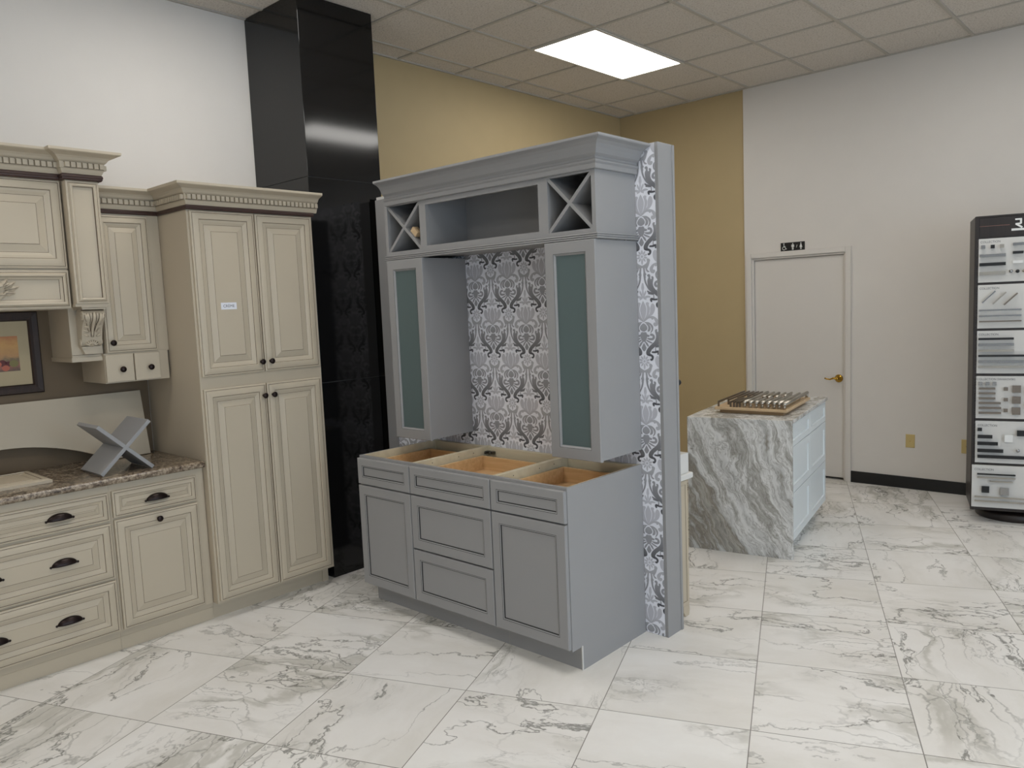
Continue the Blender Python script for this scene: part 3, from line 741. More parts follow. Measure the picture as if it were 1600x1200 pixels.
# ------------------------------------------------------------------ cream kitchen run on the left wall
RZ = PI/2
RAISED = [(0, 0, 0), (0, .014, 0), (.005, .017, 0), (.009, .0172, 0), (.0098, .0162, 1), (.0112, .0162, 1), (.013, .0185, 0), (.024, .021, 0), (.036, .022, 0), (.043, .0222, 0), (.0455, .0185, 0), (.0462, .017, 1), (.0475, .0165, 1), (.058, .0148, 0), (.068, .0105, 0), (.0725, .009, 0), (.0742, .009, 1), (.079, .0095, 0), (.108, .0168, 0), (.1095, .0168, 1), (.111, .019, 0)]
def scaled(k, base=RAISED): return [(d if d < .012 else .012+(d-.012)*k, z, m) for d, z, m in base]
def cfront(X, y0, y1, z0, z1, k=1.0, base=RAISED): return MB().rings((X, y0, z0), Y3, Z3, X3, y1-y0, z1-z0, scaled(k, base))
KP = [(.009, 0), (.009, .003), (.005, .006), (.0055, .013), (.010, .017), (.0155, .020), (.0165, .024), (.014, .028), (.007, .031), (.002, .0315)]
def knob(parent, x, y, z): return obj('knob', MB().lathe((x, y, z), X3, KP, 20), BRONZE, parent, label='dark bronze round knob')
def cup_pull(parent, x, y, z):
    mb = MB(); w, h, d = .058, .027, .026; vs, fs = [], []; n, m_ = 18, 8
    for i in range(n+1):
        a = PI*i/n                                 # left..right
        for j in range(m_+1):
            b = PI/2*j/m_
            yy = -math.cos(a)*w; s = math.sin(a)
            vs.append((x + d*s*math.sin(b)*1.0+.001, y+yy, z - h*.55 + (h*1.25*s*math.cos(b)) + .006*abs(math.cos(a))**3*0))
    for i in range(n):
        for j in range(m_):
            p = i*(m_+1)+j; fs.append((p, p+1, p+m_+2, p+m_+1))
    mb.add(vs, fs, 0, True)
    for s in (-1, 1): mb.lathe((x, y+s*(w+.002), z-h*.5), X3, [(.006, 0), (.006, .003), (.003, .005)], 10)
    o = obj('cup_pull', mb, BRONZE, parent, label='dark bronze cup pull')
    md = o.modifiers.new('t', 'SOLIDIFY'); md.thickness = .002
def crown_mb(path, z0, z1, proj, tooth=True, spans=(), **kw):
    """ogee crown between z0 and z1 with a row of square dentils; spans: straight runs (a, b) that carry teeth"""
    h = z1-z0; mb = MB()
    P = [(-.004, 0), (.010, 0), (.016, .10), (.020, .20), (.024, .22), (.024, .50), (.030, .54), (.034, .58), (.040, .66), (.050, .74), (.066, .80), (.080, .84), (.088, .87), (.090, .90), (.090, 1), (-.004, 1)]
    mb.sweep(path, [(o*proj/.09, z0+z*h) for o, z in P], **kw)
    for (a, b) in spans:
        a, b = V(a), V(b); d = (b-a); L = d.length; d.normalize(); nn = V((d.y, -d.x)); k = int(L/.0265)
        for i in range(k):
            q = a + d*(L*(i+.5)/k-.0095)
            mb.obox((q.x+nn.x*.022, q.y+nn.y*.022, z0+.25*h), (d.x*.019, d.y*.019, 0), (nn.x*.016, nn.y*.016, 0), (0, 0, h*.22))
        q = a + nn*.0225
        mb.obox((q.x, q.y, z0+.235*h), (d.x*L, d.y*L, 0), (nn.x*.002, nn.y*.002, 0), (0, 0, h*.02), 1)
        mb.obox((q.x, q.y, z0+.47*h), (d.x*L, d.y*L, 0), (nn.x*.002, nn.y*.002, 0), (0, 0, h*.02), 1)
    return mb
def rope(path, z0, z1, o=.016, **kw):
    h = z1-z0
    return MB().sweep(path, [(-.003, z0), (o*.5, z0), (o*.8, z0+h*.2), (o*.8, z0+h*.4), (o, z0+h*.5), (o*.9, z0+h*.85), (o*.6, z1), (-.003, z1)], **kw)

# pantry
PX = .671
r = thing('pantry_cabinet', (0, 2.352, 0), 'tall cream pantry cabinet with four raised panel doors beside the black column', 'cabinet', rz=RZ)
mb = MB().box(.004, PX, 1.968, 2.742, .102, 2.30); mb.box(.004, .592, 1.975, 2.735, 0, .102); mb.box(.585, .60, 2.70, 2.742, 0, .11)
obj('cabinet_box', mb, CREAM, r)
cut = 2.356
for (a, b, z0, z1, ky, kz) in ((1.980, cut-.004, 1.378, 2.274, 2.331, 1.436), (cut+.003, 2.726, 1.378, 2.274, 2.39, 1.436), (1.980, cut-.004, .116, 1.309, 2.331, 1.240), (cut+.003, 2.726, .116, 1.309, 2.39, 1.240)):
    d = obj('door', cfront(PX, a, b, z0, z1), [CREAM, GLAZE], r)
    knob(d, PX+.022, ky, kz)
    if b < 2.4 and z0 > 1:
        st = obj('name_sticker', MB().box(PX+.0195, PX+.0203, 2.114, 2.206, 1.741, 1.779), STICK, d, label='white paper sticker reading CRÈME')
        t_ = text_mb('CRÈME', .022, (PX+.0204, 2.160, 1.7525), Y3, Z3, X3, .0002, 'CENTER'); t_.m = [1]*len(t_.f)
        b0 = MB().box(PX+.0195, PX+.0203, 2.114, 2.206, 1.741, 1.779); b0.add(t_.v, t_.f, 1)
        me_old = st.data; bpy.data.objects.remove(st)
        st = obj('name_sticker', b0, [STICK, INK], d, label='white paper sticker reading CRÈME', recalc=False)
obj('rope_moulding', rope([(.334, 1.968), (PX+.018, 1.968), (PX+.018, 2.742)], 2.278, 2.301, pre=(.334, 1.626)), ROPE, r, label='dark brown moulding under the crown')
pth = [(.334, 1.968), (PX+.018, 1.968), (PX+.018, 2.764)]
obj('crown_moulding', crown_mb(pth, 2.300, 2.410, .085, pre=(.334, 1.626), spans=(((.36, 1.968), (PX+.035, 1.968)), ((PX+.018, 1.952), (PX+.018, 2.762)))), [CREAM, GLAZE], r)

# small wall cabinet between hood and pantry
r = thing('wall_cabinet', (0, 1.79, 1.37), 'narrow cream wall cabinet with one door over two small drawers, beside the pantry', 'cabinet', rz=RZ)
mb = MB().box(.004, .330, 1.626, 1.966, 1.528, 2.30).box(.004, .336, 1.611, 1.955, 1.368, 1.530)
obj('cabinet_box', mb, CREAM, r)
d = obj('door', cfront(.330, 1.628, 1.900, 1.532, 2.268, .82), [CREAM, GLAZE], r); knob(d, .350, 1.655, 1.586)
for a, b, ky in ((1.613, 1.757, 1.692), (1.764, 1.902, 1.843)):
    d = obj('drawer', MB().rings((.336, a, 1.374), Y3, Z3, X3, b-a, .148, [(0, 0, 0), (0, .014, 0), (.002, .016, 0)]), CREAM, r); knob(d, .352, ky, 1.441)
obj('rope_moulding', rope([(.334, 1.626), (.334, 1.968)], 2.278, 2.301, post=(.689, 1.968)), ROPE, r, label='dark brown moulding under the crown')
obj('crown_moulding', crown_mb([(.334, 1.626), (.334, 1.968)], 2.300, 2.410, .085, post=(.689, 1.968), spans=(((.334, 1.63), (.334, 1.94)),)), [CREAM, GLAZE], r)

# mantel hood
r = thing('range_hood', (0, 1.07, 1.49), 'cream mantel style range hood with carved corbel and leaf ornament above the worktop', 'range hood', rz=RZ)
HX, HP = .40, .452
mb = MB().box(.004, HX-.018, .682, 1.458, 1.775, 2.43)
obj('hood_body', mb, CREAM, r)
obj('door', cfront(HX-.018, .684, 1.456, 1.980, 2.418, 1.1), [CREAM, GLAZE], r)
MANT = [(0, 0, 0), (0, .016, 0), (.003, .019, 0), (.010, .019, 0), (.0115, .0175, 1), (.013, .019, 0), (.020, .030, 0), (.026, .0315, 0), (.032, .028, 0), (.0335, .022, 1), (.036, .020, 0), (.046, .0145, 0), (.0475, .0118, 1), (.049, .0118, 0)]
mp = obj('mantel_panel', MB().rings((HX-.018, .684, 1.778), Y3, Z3, X3, .772, .192, MANT), [CREAM, GLAZE], r)
# carved leaf spray
def leaf(mb, o, ang, L, W, lift, X):
    n = 10; vs, fs = [], []; c, s = math.cos(ang), math.sin(ang)
    for i in range(n+1):
        t = i/n; lob = 1+.18*math.sin(t*PI*5); hw = W*math.sin(PI*min(1, t*.93+.05))*lob*(1-.25*t)
        bend = .18*L*t*t
        for j, k in enumerate((-1, -.5, 0, .5, 1)):
            a, b = L*t, hw*k + bend
            hgt = lift*(.15+math.sin(PI*min(1, t*.9+.08)))*(1-.75*abs(k)) + (.004 if k == 0 else 0) + lift*.5*t
            vs.append((X+hgt, o[0]+a*c-b*s, o[1]+a*s+b*c))
    for i in range(n):
        for j in range(4): p = i*5+j; fs.append((p, p+1, p+6, p+5))
    mb.add(vs, fs, 0, True); mb.tube([(v[0]+.0004, v[1], v[2]) for v in vs[2:2+5*9:5]], .0009, 6, 1)
    # closed underside
    base = [(X, v[1], v[2]) for v in vs]; bf = [f[::-1] for f in fs]
    mb.add(base, bf)
    rim = [i*5 for i in range(n+1)] + [n*5+j for j in range(1, 5)] + [i*5+4 for i in range(n-1, -1, -1)] + [j for j in range(3, 0, -1)]
    q = len(rim); mb.add([vs[i] for i in rim]+[base[i] for i in rim], [(i, (i+1) % q, (i+1) % q+q, i+q) for i in range(q)])
mb = MB(); XA = HX-.018+.0115; c0 = (1.07, 1.868)
for sd in (1, -1):
    def lf(dy, dz, ang, L, W, li): leaf(mb, (c0[0]+sd*dy, c0[1]+dz), ang if sd > 0 else PI-ang, L, W*1.25, li*1.2, XA)
    lf(.02, -.012, .35, .075, .018, .010); lf(.02, 0, .9, .07, .017, .012); lf(.045, .01, .2, .075, .016, .011)
    lf(.075, .014, .75, .060, .013, .010); lf(.09, .012, .42, .065, .012, .010); lf(.095, .004, .12, .066, .012, .009); lf(.085, -.008, -.2, .055, .012, .008)
    lf(.03, .018, 1.3, .05, .015, .010); lf(.06, -.02, -.05, .05, .012, .008)
    mb.tube([(XA+.004, c0[1-1]+sd*.0, c0[1]-.055), (XA+.008, c0[0]+sd*.03, c0[1]-.058), (XA+.009, c0[0]+sd*.065, c0[1]-.04), (XA+.008, c0[0]+sd*.10, c0[1]-.005), (XA+.006, c0[0]+sd*.125, c0[1]+.018)], .006, 8, taper=[.008, .008, .007, .006, .004])
obj('leaf_ornament', mb, [CREAM, GLAZE], mp, label='carved acanthus leaf ornament')
for y0 in (1.465, .519):
    y1 = y0+.157
    mb = MB().box(.004, HP-.018, y0, y1, 1.790, 2.428); mb.box(.004, HP-.012, y0-.004, y1+.006, 1.783, 1.797)
    mb.rings((HP-.018, y0, 1.797), Y3, Z3, X3, y1-y0, .622, [(0, 0, 0), (0, .013, 0), (.003, .015, 0), (.010, .0155, 0), (.0112, .0145, 1), (.0125, .0155, 0), (.018, .024, 0), (.024, .0255, 0), (.030, .021, 0), (.0312, .012, 1), (.033, .0115, 0)])
    p = obj('pilaster', mb, [CREAM, GLAZE], r, bevel=.0015)
    mb = MB().box(.004, .308, y0, y1-.002, 1.512, 1.788); mb.box(.004, .318, y0-.006, y1-.001, 1.495, 1.518)
    mb.box(.3085, .3100, y0, y1, 1.530, 1.532, 1)
    obj('corbel_block', mb, [CREAM, GLAZE], p, bevel=.002)
    ym = (y0+y1)/2+.006; hw = .050
    def side(pts, w): return MB().prism((0, ym-w, 0), X3, Z3, smooth_poly(pts, 2), Y3*2*w)
    mb = side([(.300, 1.768), (.405, 1.768), (.430, 1.750), (.432, 1.725), (.418, 1.706), (.398, 1.690), (.382, 1.660), (.374, 1.630), (.366, 1.600), (.352, 1.580), (.330, 1.572), (.300, 1.572)], hw)
    c = mb
    mb.box(.300, .436, ym-hw-.008, ym+hw+.008, 1.768, 1.784); mb.box(.300, .442, ym-hw-.012, ym+hw+.012, 1.778, 1.789)
    mb.prism((.300, 0, 0), Y3, Z3, [(ym-.032, 1.535), (ym+.032, 1.535), (ym+.046, 1.572), (ym-.046, 1.572)], X3*.045)
    mb.box(.30, .352, ym-.047, ym+.047, 1.566, 1.575)
    for s in (-1, 1):       # side volutes
        mb.lathe((.405, ym+s*(hw-.002), 1.737), Y3*s, [(.026, 0), (.026, .006), (.018, .009), (.012, .006), (.006, .010)], 18)
        mb.lathe((.346, ym+s*(hw-.002), 1.598), Y3*s, [(.018, 0), (.018, .005), (.010, .007), (.004, .008)], 16)
    def fx_(z):             # front surface of the S curve
        tb = [(1.585, .358), (1.6, .366), (1.63, .374), (1.66, .382), (1.69, .398), (1.706, .416), (1.725, .431), (1.75, .428)]
        for (a, b), (c_, d_) in zip(tb, tb[1:]):
            if a <= z <= c_: return b+(d_-b)*(z-a)/(c_-a)
        return tb[0][1] if z < tb[0][0] else tb[-1][1]
    for s, sp, zt_, zb_, rr in ((0, 0, 1.752, 1.625, .010), (1, .5, 1.748, 1.655, .009), (-1, .5, 1.748, 1.655, .009), (1, 1, 1.742, 1.69, .009), (-1, 1, 1.742, 1.69, .009)):
        pts = []; tp = []
        for i in range(8):
            q = i/7; z = zt_+(zb_-zt_)*q; pts.append((fx_(z)+.002, ym+s*(.020+.022*sp)*(1-.55*q*q), z)); tp.append(rr*(1-.65*abs(q-.35)))
        mb.tube(pts, rr, 8, taper=tp)
        for e_ in (1, -1): mb.tube([(p_[0]+.0025, p_[1]+e_*t_*1.05, p_[2]) for p_, t_ in zip(pts, tp)], .0012, 6, 1)
    for i in range(-3, 4):   # shell at the foot
        a = i*.36; mb.tube([(.3655, ym+.010*math.sin(a+.18), 1.576+.010*math.cos(a+.18)), (.3705, ym+.034*math.sin(a+.18), 1.576+.032*math.cos(a+.18))], .0012, 6, 1); mb.tube([(.354, ym, 1.576), (.364, ym+.020*math.sin(a), 1.576+.018*math.cos(a)), (.366, ym+.036*math.sin(a), 1.576+.034*math.cos(a))], .006, 8, taper=[.003, .007, .005])
    for s in (-1, 1):
        for i in range(4):
            z = 1.70-i*.022; mb.tube([(fx_(z)+.001, ym+s*.018, z-.006), (fx_(z)+.006, ym+s*.030, z), (fx_(z)+.001, ym+s*.044, z+.010)], .006, 8, taper=[.003, .007, .003])
    mb.box(.436, .4368, ym-hw-.008, ym+hw+.008, 1.7765, 1.778, 1); obj('carved_corbel', mb, [CREAM, GLAZE], p, label='carved scroll corbel with acanthus leaves')
hp = [(HX+.002, .676), (HX+.002, 1.461), (HP+.002, 1.461), (HP+.002, 1.626), (.03, 1.626)]
obj('rope_moulding', rope(hp, 2.420, 2.450), ROPE, r, label='dark brown moulding under the crown')
obj('crown_moulding', crown_mb(hp, 2.450, 2.562, .088, spans=(((HX+.002, .69), (HX+.002, 1.445)), ((HP+.002, 1.455), (HP+.002, 1.645)), ((HP+.02, 1.626), (.34, 1.626)))), [CREAM, GLAZE], r)

# base units
BX = .620
def cbase(lab, y0, y1, toe1):
    r = thing('base_cabinet', (0, (y0+y1)/2, 0), lab, 'cabinet', 'cream base cabinets along the left wall', rz=RZ)
    obj('cabinet_box', MB().box(.006, BX, y0, y1, .100, .876).box(.006, .600, y0, toe1, 0, .101), CREAM, r, bevel=.001)
    obj('toe_bead', MB().box(.6, .603, y0, toe1, .066, .07), CREAM, r)
    return r
r = cbase('cream base cabinet with one drawer over one door, next to the pantry', 1.4685, 1.966, 1.972)
d = obj('drawer', cfront(BX, 1.478, 1.918, .704, .842, .58), [CREAM, GLAZE], r); cup_pull(d, BX+.019, 1.700, .773)
d = obj('door', cfront(BX, 1.478, 1.918, .114, .692), [CREAM, GLAZE], r); knob(d, BX+.02, 1.697, .655)
r = cbase('wide cream base cabinet with three drawers at the left edge of the photo', .672, 1.468, 1.468)
for z0, z1, k, zp in ((.694, .838, .58, .770), (.395, .680, .92, .545), (.114, .384, .92, .252)):
    d = obj('drawer', cfront(BX, .682, 1.460, z0, z1, k), [CREAM, GLAZE], r)
    for yy in (1.23, .91): cup_pull(d, BX+.019, yy, zp)

# granite worktop with rounded nose
pf = [(.006, .878), (.640, .878), (.652, .881), (.660, .888), (.662, .897), (.660, .906), (.652, .913), (.640, .916), (.006, .916)]
obj('worktop', MB().prism((0, .60, 0), X3, Z3, pf, Y3*1.364), GRAN, None, kind='thing', cat='worktop', label='speckled brown granite worktop with a rounded front edge on the cream cabinets')

# things on the worktop
ZC = .9165
# arched valance board leaning on the wall
a0, a1, Ln = .42, 1.902, .378
pts = [(a0, 0), (a0+.24, 0)]
for i in range(21):
    q = i/20; pts.append((a0+.24+(a1-a0-.48)*q, .142*math.sin(PI*q)**.75))
pts += [(a1-.24, 0), (a1, 0), (a1, Ln), (a0, Ln)]
tlt = math.atan2(.075, .365)
obj('valance_board', MB().prism((.096, 0, ZC), Y3, V((-math.sin(tlt), 0, math.cos(tlt))), pts, V((math.cos(tlt), 0, math.sin(tlt)))*.018), CREAM, None, bevel=.002, kind='thing', cat='board',
    label='plain cream arched valance board leaning against the backsplash')
# loose X divider
r = thing('wine_divider', (.45, 1.585, ZC), 'loose grey X shaped wine divider standing on the granite worktop', 'wine rack', rz=RZ)
cz_, an, hl, th = 1.047, math.radians(43.9), .18, .019
zc = ZC + hl*math.sin(an) + th/2*math.cos(an)
for s in (1, -1):
    d = V((0, math.cos(an), s*math.sin(an))); n = V((0, -s*math.sin(an), math.cos(an)))
    x0_, x1_ = (.32, .592) if s > 0 else (.321, .591)
    obj('board', MB().obox(V((x0_, 1.585, zc)) - d*hl - n*th/2, d*2*hl, n*th, (x1_-x0_, 0, 0)), GREY, r, bevel=.001)
# sample door lying flat
obj('sample_door', MB().rings((.13, .84, ZC), X3, Y3, Z3, .36, .42, scaled(.62)), [CREAM, GLAZE], None, kind='thing', cat='cabinet door',
    label='small cream raised panel sample door lying flat on the granite worktop')
# picture
r = thing('picture_frame', (0, 1.17, 1.334), 'dark wood framed still life print hung under the range hood', 'picture', rz=RZ)
obj('frame', MB().rings((.005, .930, 1.334), Y3, Z3, X3, .475, .440, [(.050, .004, 0), (0, 0, 0), (0, .016, 0), (.006, .024, 0), (.030, .018, 0), (.044, .02, 0), (.050, .012, 0), (.050, .004, 0)], cap='open'), DWOOD, r)
obj('mat_board', MB().box(.0055, .011, .978, 1.357, 1.382, 1.726), MAT, r)
mb = MB().box(.011, .0114, 1.03, 1.302, 1.460, 1.646)
pr = obj('print', mb, still_life(), r)
mb = MB(); random.seed(3)
cols_ = [plain('print_plum', (92, 40, 40), .6), plain('print_pear', (120, 112, 66), .6), plain('print_peach', (176, 96, 74), .6)]
for (yy, zz, rad, mi) in ((1.222, 1.505, .020, 0), (1.25, 1.500, .016, 0), (1.20, 1.50, .018, 2), (1.235, 1.478, .018, 2), (1.275, 1.500, .022, 1), (1.15, 1.505, .026, 1), (1.10, 1.495, .022, 2)):
    n = 20; mb.add([(.0115+.0001*mi, yy+rad*math.cos(2*PI*k/n), zz+rad*.85*math.sin(2*PI*k/n)) for k in range(n)], [list(range(n))], mi)
obj('printed_fruit', mb, cols_, pr, recalc=False)

# ------------------------------------------------------------------ island
ia = math.radians(10.6)
e1 = V((math.cos(ia), math.sin(ia), 0)); e2 = V((-math.sin(ia), math.cos(ia), 0)); C0 = V((2.800, 4.745, 0)); IW, IL, IH = .682, 1.245, .902
r = thing('kitchen_island', C0 - e1*IW/2 + e2*IL/2, 'island with grey banded marble waterfall end and white shaker drawers', 'island', rz=ia)
def ip(a, b, z): return C0 - e1*(IW-a) + e2*b + Z3*z          # a: 0 left..IW right, b: 0 near..IL far
def ibox(mb, a0, a1, b0, b1, z0, z1, m=0): return mb.obox(ip(a0, b0, z0), e1*(a1-a0), e2*(b1-b0), Z3*(z1-z0), m)
sl = .022
obj('waterfall_panel', ibox(MB(), 0, IW, 0, sl, 0, IH-sl), ISL, r, bevel=.001)
obj('marble_top', ibox(MB(), 0, IW, 0, IL, IH-sl+.0004, IH), ISL, r, bevel=.001)
mb = ibox(MB(), .012, IW-.03, sl+.001, IL-.03, .10, IH-sl); ibox(mb, .03, IW-.09, sl+.001, IL-.05, 0, .10)
obj('cabinet_box', mb, ISLW, r)
SH2 = [(0, 0, 0), (0, .017, 0), (.002, .019, 0), (.052, .019, 0), (.055, .011, 0)]
SH3 = [(0, 0, 0), (0, .017, 0), (.002, .019, 0), (.040, .019, 0), (.043, .011, 0)]
bw = (IL-.03-sl-.006)/2
for c in range(2):
    for z0, z1, pf_ in ((.722, .872, SH3), (.418, .718, SH2), (.104, .414, SH2)):
        obj('drawer', MB().rings(ip(IW-.03, sl+.003+c*bw+.0015, z0), e2, Z3, e1, bw-.003, z1-z0, pf_), ISLW, r)
# handle sample board on the island (raised on a block, tipping slightly)
B0, B1 = V((2.205, 4.865)), V((2.700, 4.900))                      # near edge
g1 = V((B1.x-B0.x, B1.y-B0.y, 0)); BWd = g1.length; g1.normalize(); g2 = V((-.165, .986, 0)).normalized(); BL = .70
zb0 = IH+.024
r = thing('handle_board', V((2.42, 5.2, IH)), 'pale wooden sample board carrying rows of metal bar pulls on the island', 'display board')
def hp_(a, b, z): return V((B0.x, B0.y, 0)) + g1*a + g2*b + Z3*z
obj('board', MB().obox(hp_(0, 0, zb0), g1*BWd, g2*BL, Z3*.018), BOARDW, r, bevel=.002)
obj('riser', MB().obox(hp_(.03, .03, IH+.0005), g1*(BWd-.06), g2*(BL-.06), Z3*(zb0-IH-.0005)), wood('darker_oak', (150, 122, 88), (168, 138, 102)), r)  # riser block in a darker oak tone than the board
def bar_pull(a, b0, L, rad, round_, h=.034):
    mb = MB(); zt = zb0+.018
    p = lambda b, z: hp_(a, b, zt+z)
    if round_: mb.tube([p(b0, h), p(b0+L, h)], rad, 12); posts = [b0+.012, b0+L-.012]
    else: mb.obox(hp_(a-rad, b0, zt+h-rad), g1*2*rad, g2*L, Z3*2*rad); posts = [b0+rad, b0+L-rad]
    for q in posts:
        if round_: mb.tube([p(q, -.001), p(q, h)], rad*.75, 10)
        else: mb.obox(hp_(a-rad, q-rad, zt-.001), g1*2*rad, g2*2*rad, Z3*(h+.001))
    obj('bar_pull', mb, PEWTER if not round_ else NICKEL, r)
for a, b0, L in ((.022, .02, .62), (.058, .13, .52), (.094, .24, .40), (.108, .02, .19), (.132, .02, .24), (.152, .02, .30), (.172, .02, .36), (.130, .36, .28), (.160, .42, .22)):
    bar_pull(a, b0, L, .0055, False)
for i, (a, b0, L, rad) in enumerate(((.205, .02, .60, .012), (.245, .02, .26, .012), (.285, .02, .24, .013), (.325, .02, .28, .013), (.365, .02, .36, .013), (.405, .02, .44, .013), (.440, .02, .58, .013), (.476, .01, .68, .013),
        (.250, .34, .28, .010), (.290, .32, .30, .010), (.335, .36, .26, .010), (.375, .44, .20, .010))):
    bar_pull(a, b0, L, rad, True)

# ------------------------------------------------------------------ hardware display tower
ta = math.radians(16); D = V((math.cos(ta), math.sin(ta), 0)); NN = V((math.sin(ta), -math.cos(ta), 0)); F0 = V((3.479, 6.276, 0)); TW, TD = .60, .46
def tp(s, n, z): return F0 + D*s + NN*n + Z3*z
r = thing('hardware_display_tower', F0 + D*TW/2 - NN*TD/2, 'dark brown revolving display tower with grey panels of cabinet handles', 'display stand', rz=ta)
obj('turntable_base', MB().lathe(F0 + D*TW/2 - NN*TD*.62, Z3, [(.245, 0), (.25, .01), (.25, .045), (.235, .06), (.12, .075), (.12, .10)], 48), ESP, r)
mb = MB().obox(tp(0, -TD, .09), D*TW, NN*TD, Z3*2.08)
for q in (0, TW-.022): mb.obox(tp(q-.004, -.02, .09), D*.026, NN*.026, Z3*2.085)
mb.obox(tp(.0, -TD, 2.165), D*TW, NN*(TD+.008), Z3*.012)
obj('tower_body', mb, ESP, r, bevel=.002)
mb = MB().obox(tp(.024, .0, 2.03), D*(TW-.048), NN*.006, Z3*.132)
mb.obox(tp(.024, .006, 2.104), D*.178, NN*.0015, Z3*.0035, 1)
hd = obj('header_panel', mb, [ESP, plain('copper_line', (120, 84, 76), .4)], r)
# the R emblem: stepped strokes
mb = MB()
def bar2(mb, pts, w, n):
    P = [V(p) for p in pts]
    for a, b in zip(P, P[1:]):
        d = (b-a).normalized(); e = V((-d.y, d.x))*w/2; q = [a-e-d*w*.3, b-e+d*w*.3, b+e+d*w*.3, a+e-d*w*.3]
        mb.add([tp(p.x, n, p.y) for p in q], [(0, 1, 2, 3)])
bar2(mb, [(.236, 2.139), (.268, 2.139)], .011, .0075); bar2(mb, [(.266, 2.139), (.266, 2.112)], .012, .0076); bar2(mb, [(.264, 2.110), (.238, 2.108)], .011, .0077); bar2(mb, [(.240, 2.106), (.272, 2.084)], .012, .0078)
mb.add([tp(s, .0079, z) for s, z in ((.212, 2.063), (.352, 2.063), (.352, 2.078), (.212, 2.078))], [(0, 1, 2, 3)])
obj('emblem', mb, WHITEP, hd, recalc=False, label='pale stylised R emblem over a pale strip')
pz = [(1.718, 2.020), (1.397, 1.701), (1.079, 1.380), (.759, 1.060), (.439, .740), (.117, .422)]
titles = ['COLLECTION', 'COLLECTION', 'COLLECTION', 'COLLECTION SWAROVSKI', 'COLLECTION', 'COLLECTION']
tz = [(.030, 2.000), (.029, 1.679), (.029, 1.357), (.022, 1.041), (.033, .711), (.017, .395)]
items = [
 [('k', .046, 1.963, CHROME), ('k', .102, 1.963, BLACKP), ('k', .157, 1.963, NICKEL), ('b', .026, .180, 1.902, .020, CHROME), ('b', .025, .181, 1.842, .022, BLACKP), ('b', .026, .181, 1.780, .022, NICKEL),
  ('b', .221, .285, 1.971, .018, CHROME), ('b', .221, .283, 1.914, .018, BLACKP), ('b', .222, .281, 1.850, .018, WHITEP), ('o', .212, 1.788, CHROME), ('o', .251, 1.786, BLACKP), ('o', .290, 1.786, NICKEL),
  ('b', .33, .49, 1.971, .02, CHROME), ('b', .33, .49, 1.90, .02, NICKEL), ('b', .33, .49, 1.83, .02, BLACKP)],
 [('s', .045, 1.576, .123, 1.656, CHROME), ('s', .109, 1.566, .187, 1.646, NICKEL), ('s', .176, 1.558, .254, 1.637, PEWTER), ('b', .027, .279, 1.524, .011, CHROME), ('b', .028, .279, 1.484, .011, CHROME), ('b', .029, .280, 1.446, .009, PEWTER), ('b', .33, .52, 1.56, .012, CHROME), ('b', .33, .52, 1.50, .012, NICKEL)],
 [('b', .027, .238, 1.324, .015, BLACKP), ('b', .027, .239, 1.283, .018, CHROME), ('b', .028, .240, 1.241, .016, NICKEL), ('b', .028, .52, 1.205, .014, BLACKP), ('b', .029, .52, 1.165, .018, CHROME), ('b', .03, .52, 1.127, .014, NICKEL)],
 [('k', .045, 1.009, CHROME), ('k', .088, 1.009, CHROME), ('k', .129, 1.009, CHROME)] + [('b', .036, e, z, .014, PEWTER) for e, z in ((.135, .974), (.136, .940), (.136, .904), (.169, .871), (.172, .836), (.172, .801))] +
 [('q', .199, .971, .024, PEWTER), ('q', .200, .896, .024, PEWTER), ('q', .200, .820, .024, PEWTER), ('q', .262, .971, .050, PEWTER), ('q', .262, .894, .050, PEWTER), ('q', .262, .816, .050, PEWTER), ('q', .34, .96, .05, PEWTER), ('q', .42, .96, .05, PEWTER), ('q', .34, .86, .05, PEWTER)],
 [('b', .032, .059, .681, .024, BLACKP), ('b', .033, .123, .630, .024, BLACKP), ('b', .032, .157, .581, .024, BLACKP), ('b', .033, .190, .530, .024, BLACKP), ('b', .034, .42, .487, .022, BLACKP), ('q', .221, .621, .050, WHITEP), ('b', .270, .36, .661, .040, BLACKP), ('o', .277, .537, CHROME)],
 [('b', .033, .265, .362, .010, BLACKP), ('b', .034, .265, .338, .010, NICKEL), ('b', .11, .25, .312, .008, NICKEL), ('q', .086, .250, .046, BLACKP), ('q', .202, .242, .052, CHROME), ('b', .019, .45, .196, .010, NICKEL), ('b', .019, .45, .166, .010, NICKEL)]]
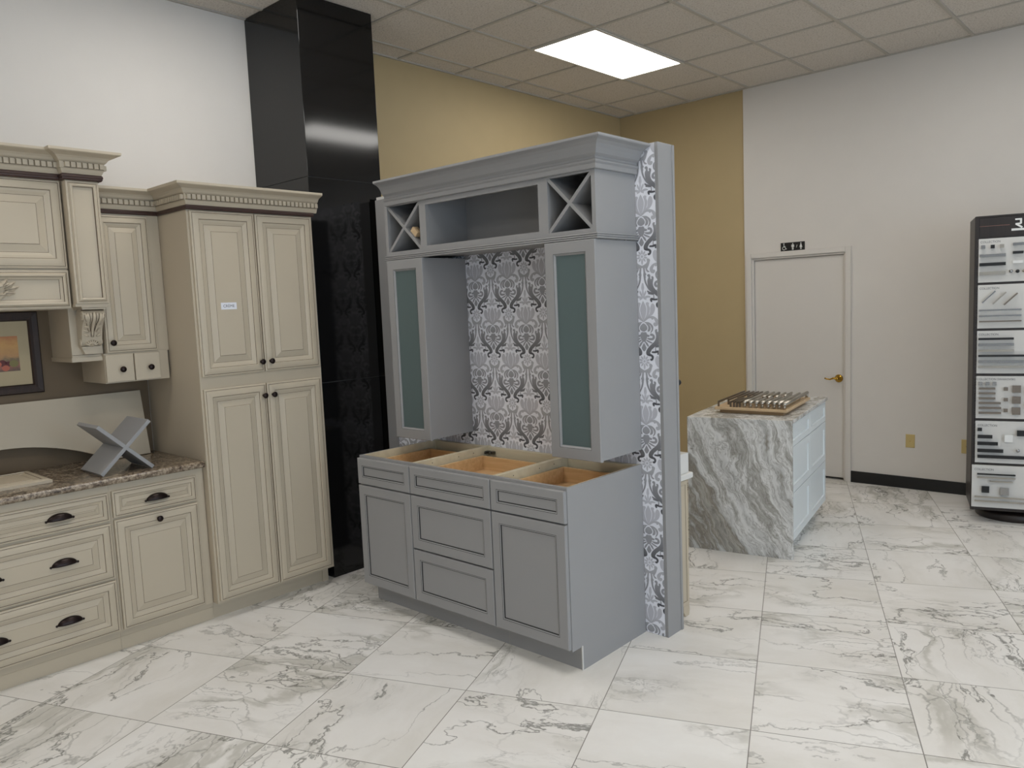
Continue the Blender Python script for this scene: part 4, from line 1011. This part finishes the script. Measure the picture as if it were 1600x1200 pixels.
for (z0, z1), ti, (ts, tzz), its in zip(pz, titles, tz, items):
    s0 = .006 if z0 > .2 else -.002
    n0 = .006 if z0 > .2 else .02
    pn = obj('display_panel', MB().obox(tp(s0+.004, 0, z0), D*(TW-.016), NN*n0, Z3*(z1-z0)), PANEL, r, bevel=.001)
    sz_ = .0215
    tm = text_mb(ti, sz_, tp(ts, n0, tzz-.010), D, Z3, NN, .0006, sx=.9)
    obj('lettering', tm, INK, pn, recalc=False)
    for it in its:
        k, m_ = it[0], it[-1]; mb = MB()
        if k == 'k': mb.obox(tp(it[1]-.012, n0+.012, it[2]-.012), D*.024, NN*.012, Z3*.024); mb.obox(tp(it[1]-.006, n0, it[2]-.006), D*.012, NN*.013, Z3*.012); nm = 'square_knob'
        elif k == 'q':
            h = it[3]/2; mb.obox(tp(it[1]-h, n0+.008, it[2]-h), D*2*h, NN*.012, Z3*2*h); mb.obox(tp(it[1]-h*.4, n0, it[2]-h*.4), D*h*.8, NN*.009, Z3*h*.8); nm = 'square_knob'
        elif k == 'o': mb.lathe(tp(it[1], n0, it[2]), NN, [(.005, 0), (.005, .012), (.011, .016), (.012, .022), (.006, .027)], 14); nm = 'round_knob'
        elif k == 'b':
            h = it[4]/2; mb.obox(tp(it[1], n0+.014, it[3]-h), D*(it[2]-it[1]), NN*.010, Z3*2*h); nm = 'bar_pull'
            for q in (it[1]+.004, it[2]-.012): mb.obox(tp(q, n0, it[3]-h*.6), D*.008, NN*.0145, Z3*h*1.2)
        else:
            a, b = V((it[1], it[2])), V((it[3], it[4])); d = b-a; nn = V((-d.y, d.x)).normalized()*.009
            A3, B3 = D*d.x+Z3*d.y, D*nn.x+Z3*nn.y
            mb.obox(tp(it[1], n0+.014, it[2]) - B3*.5, A3, B3, NN*.008); nm = 'bar_pull'
            for q in (.1, .85): mb.obox(tp(it[1], n0, it[2]) + A3*q - B3*.3, A3*.06, B3*.6, NN*.0145)
        obj(nm, mb, m_, pn)

# ------------------------------------------------------------------ daylight and exposure
w = bpy.data.worlds.new('sky'); S.world = w; w.use_nodes = True
bg = w.node_tree.nodes['Background']; bg.inputs[0].default_value = (.62, .78, 1, 1); bg.inputs[1].default_value = 1.0
def area(name, loc, rot, sx_, sy_, energy, col):
    l = bpy.data.lights.new(name, 'AREA'); l.shape = 'RECTANGLE'; l.size = sx_; l.size_y = sy_; l.energy = energy; l.color = col
    o = bpy.data.objects.new(name, l); COL.objects.link(o); o.location = loc; o.rotation_euler = rot
for i, (a, b) in enumerate(wins):
    area('daylight', (XR+.35, (a+b)/2, (wz0+wz1)/2), (0, PI/2, 0), wz1-wz0, b-a, 92, (.66, .83, 1))
S.view_settings.view_transform = 'Standard'; S.view_settings.look = 'None'; S.view_settings.gamma = 1; S.view_settings.use_curve_mapping = False
S.view_settings.exposure = -0.30
S.cycles.max_bounces = 8; S.cycles.diffuse_bounces = 5; S.cycles.sample_clamp_indirect = 6
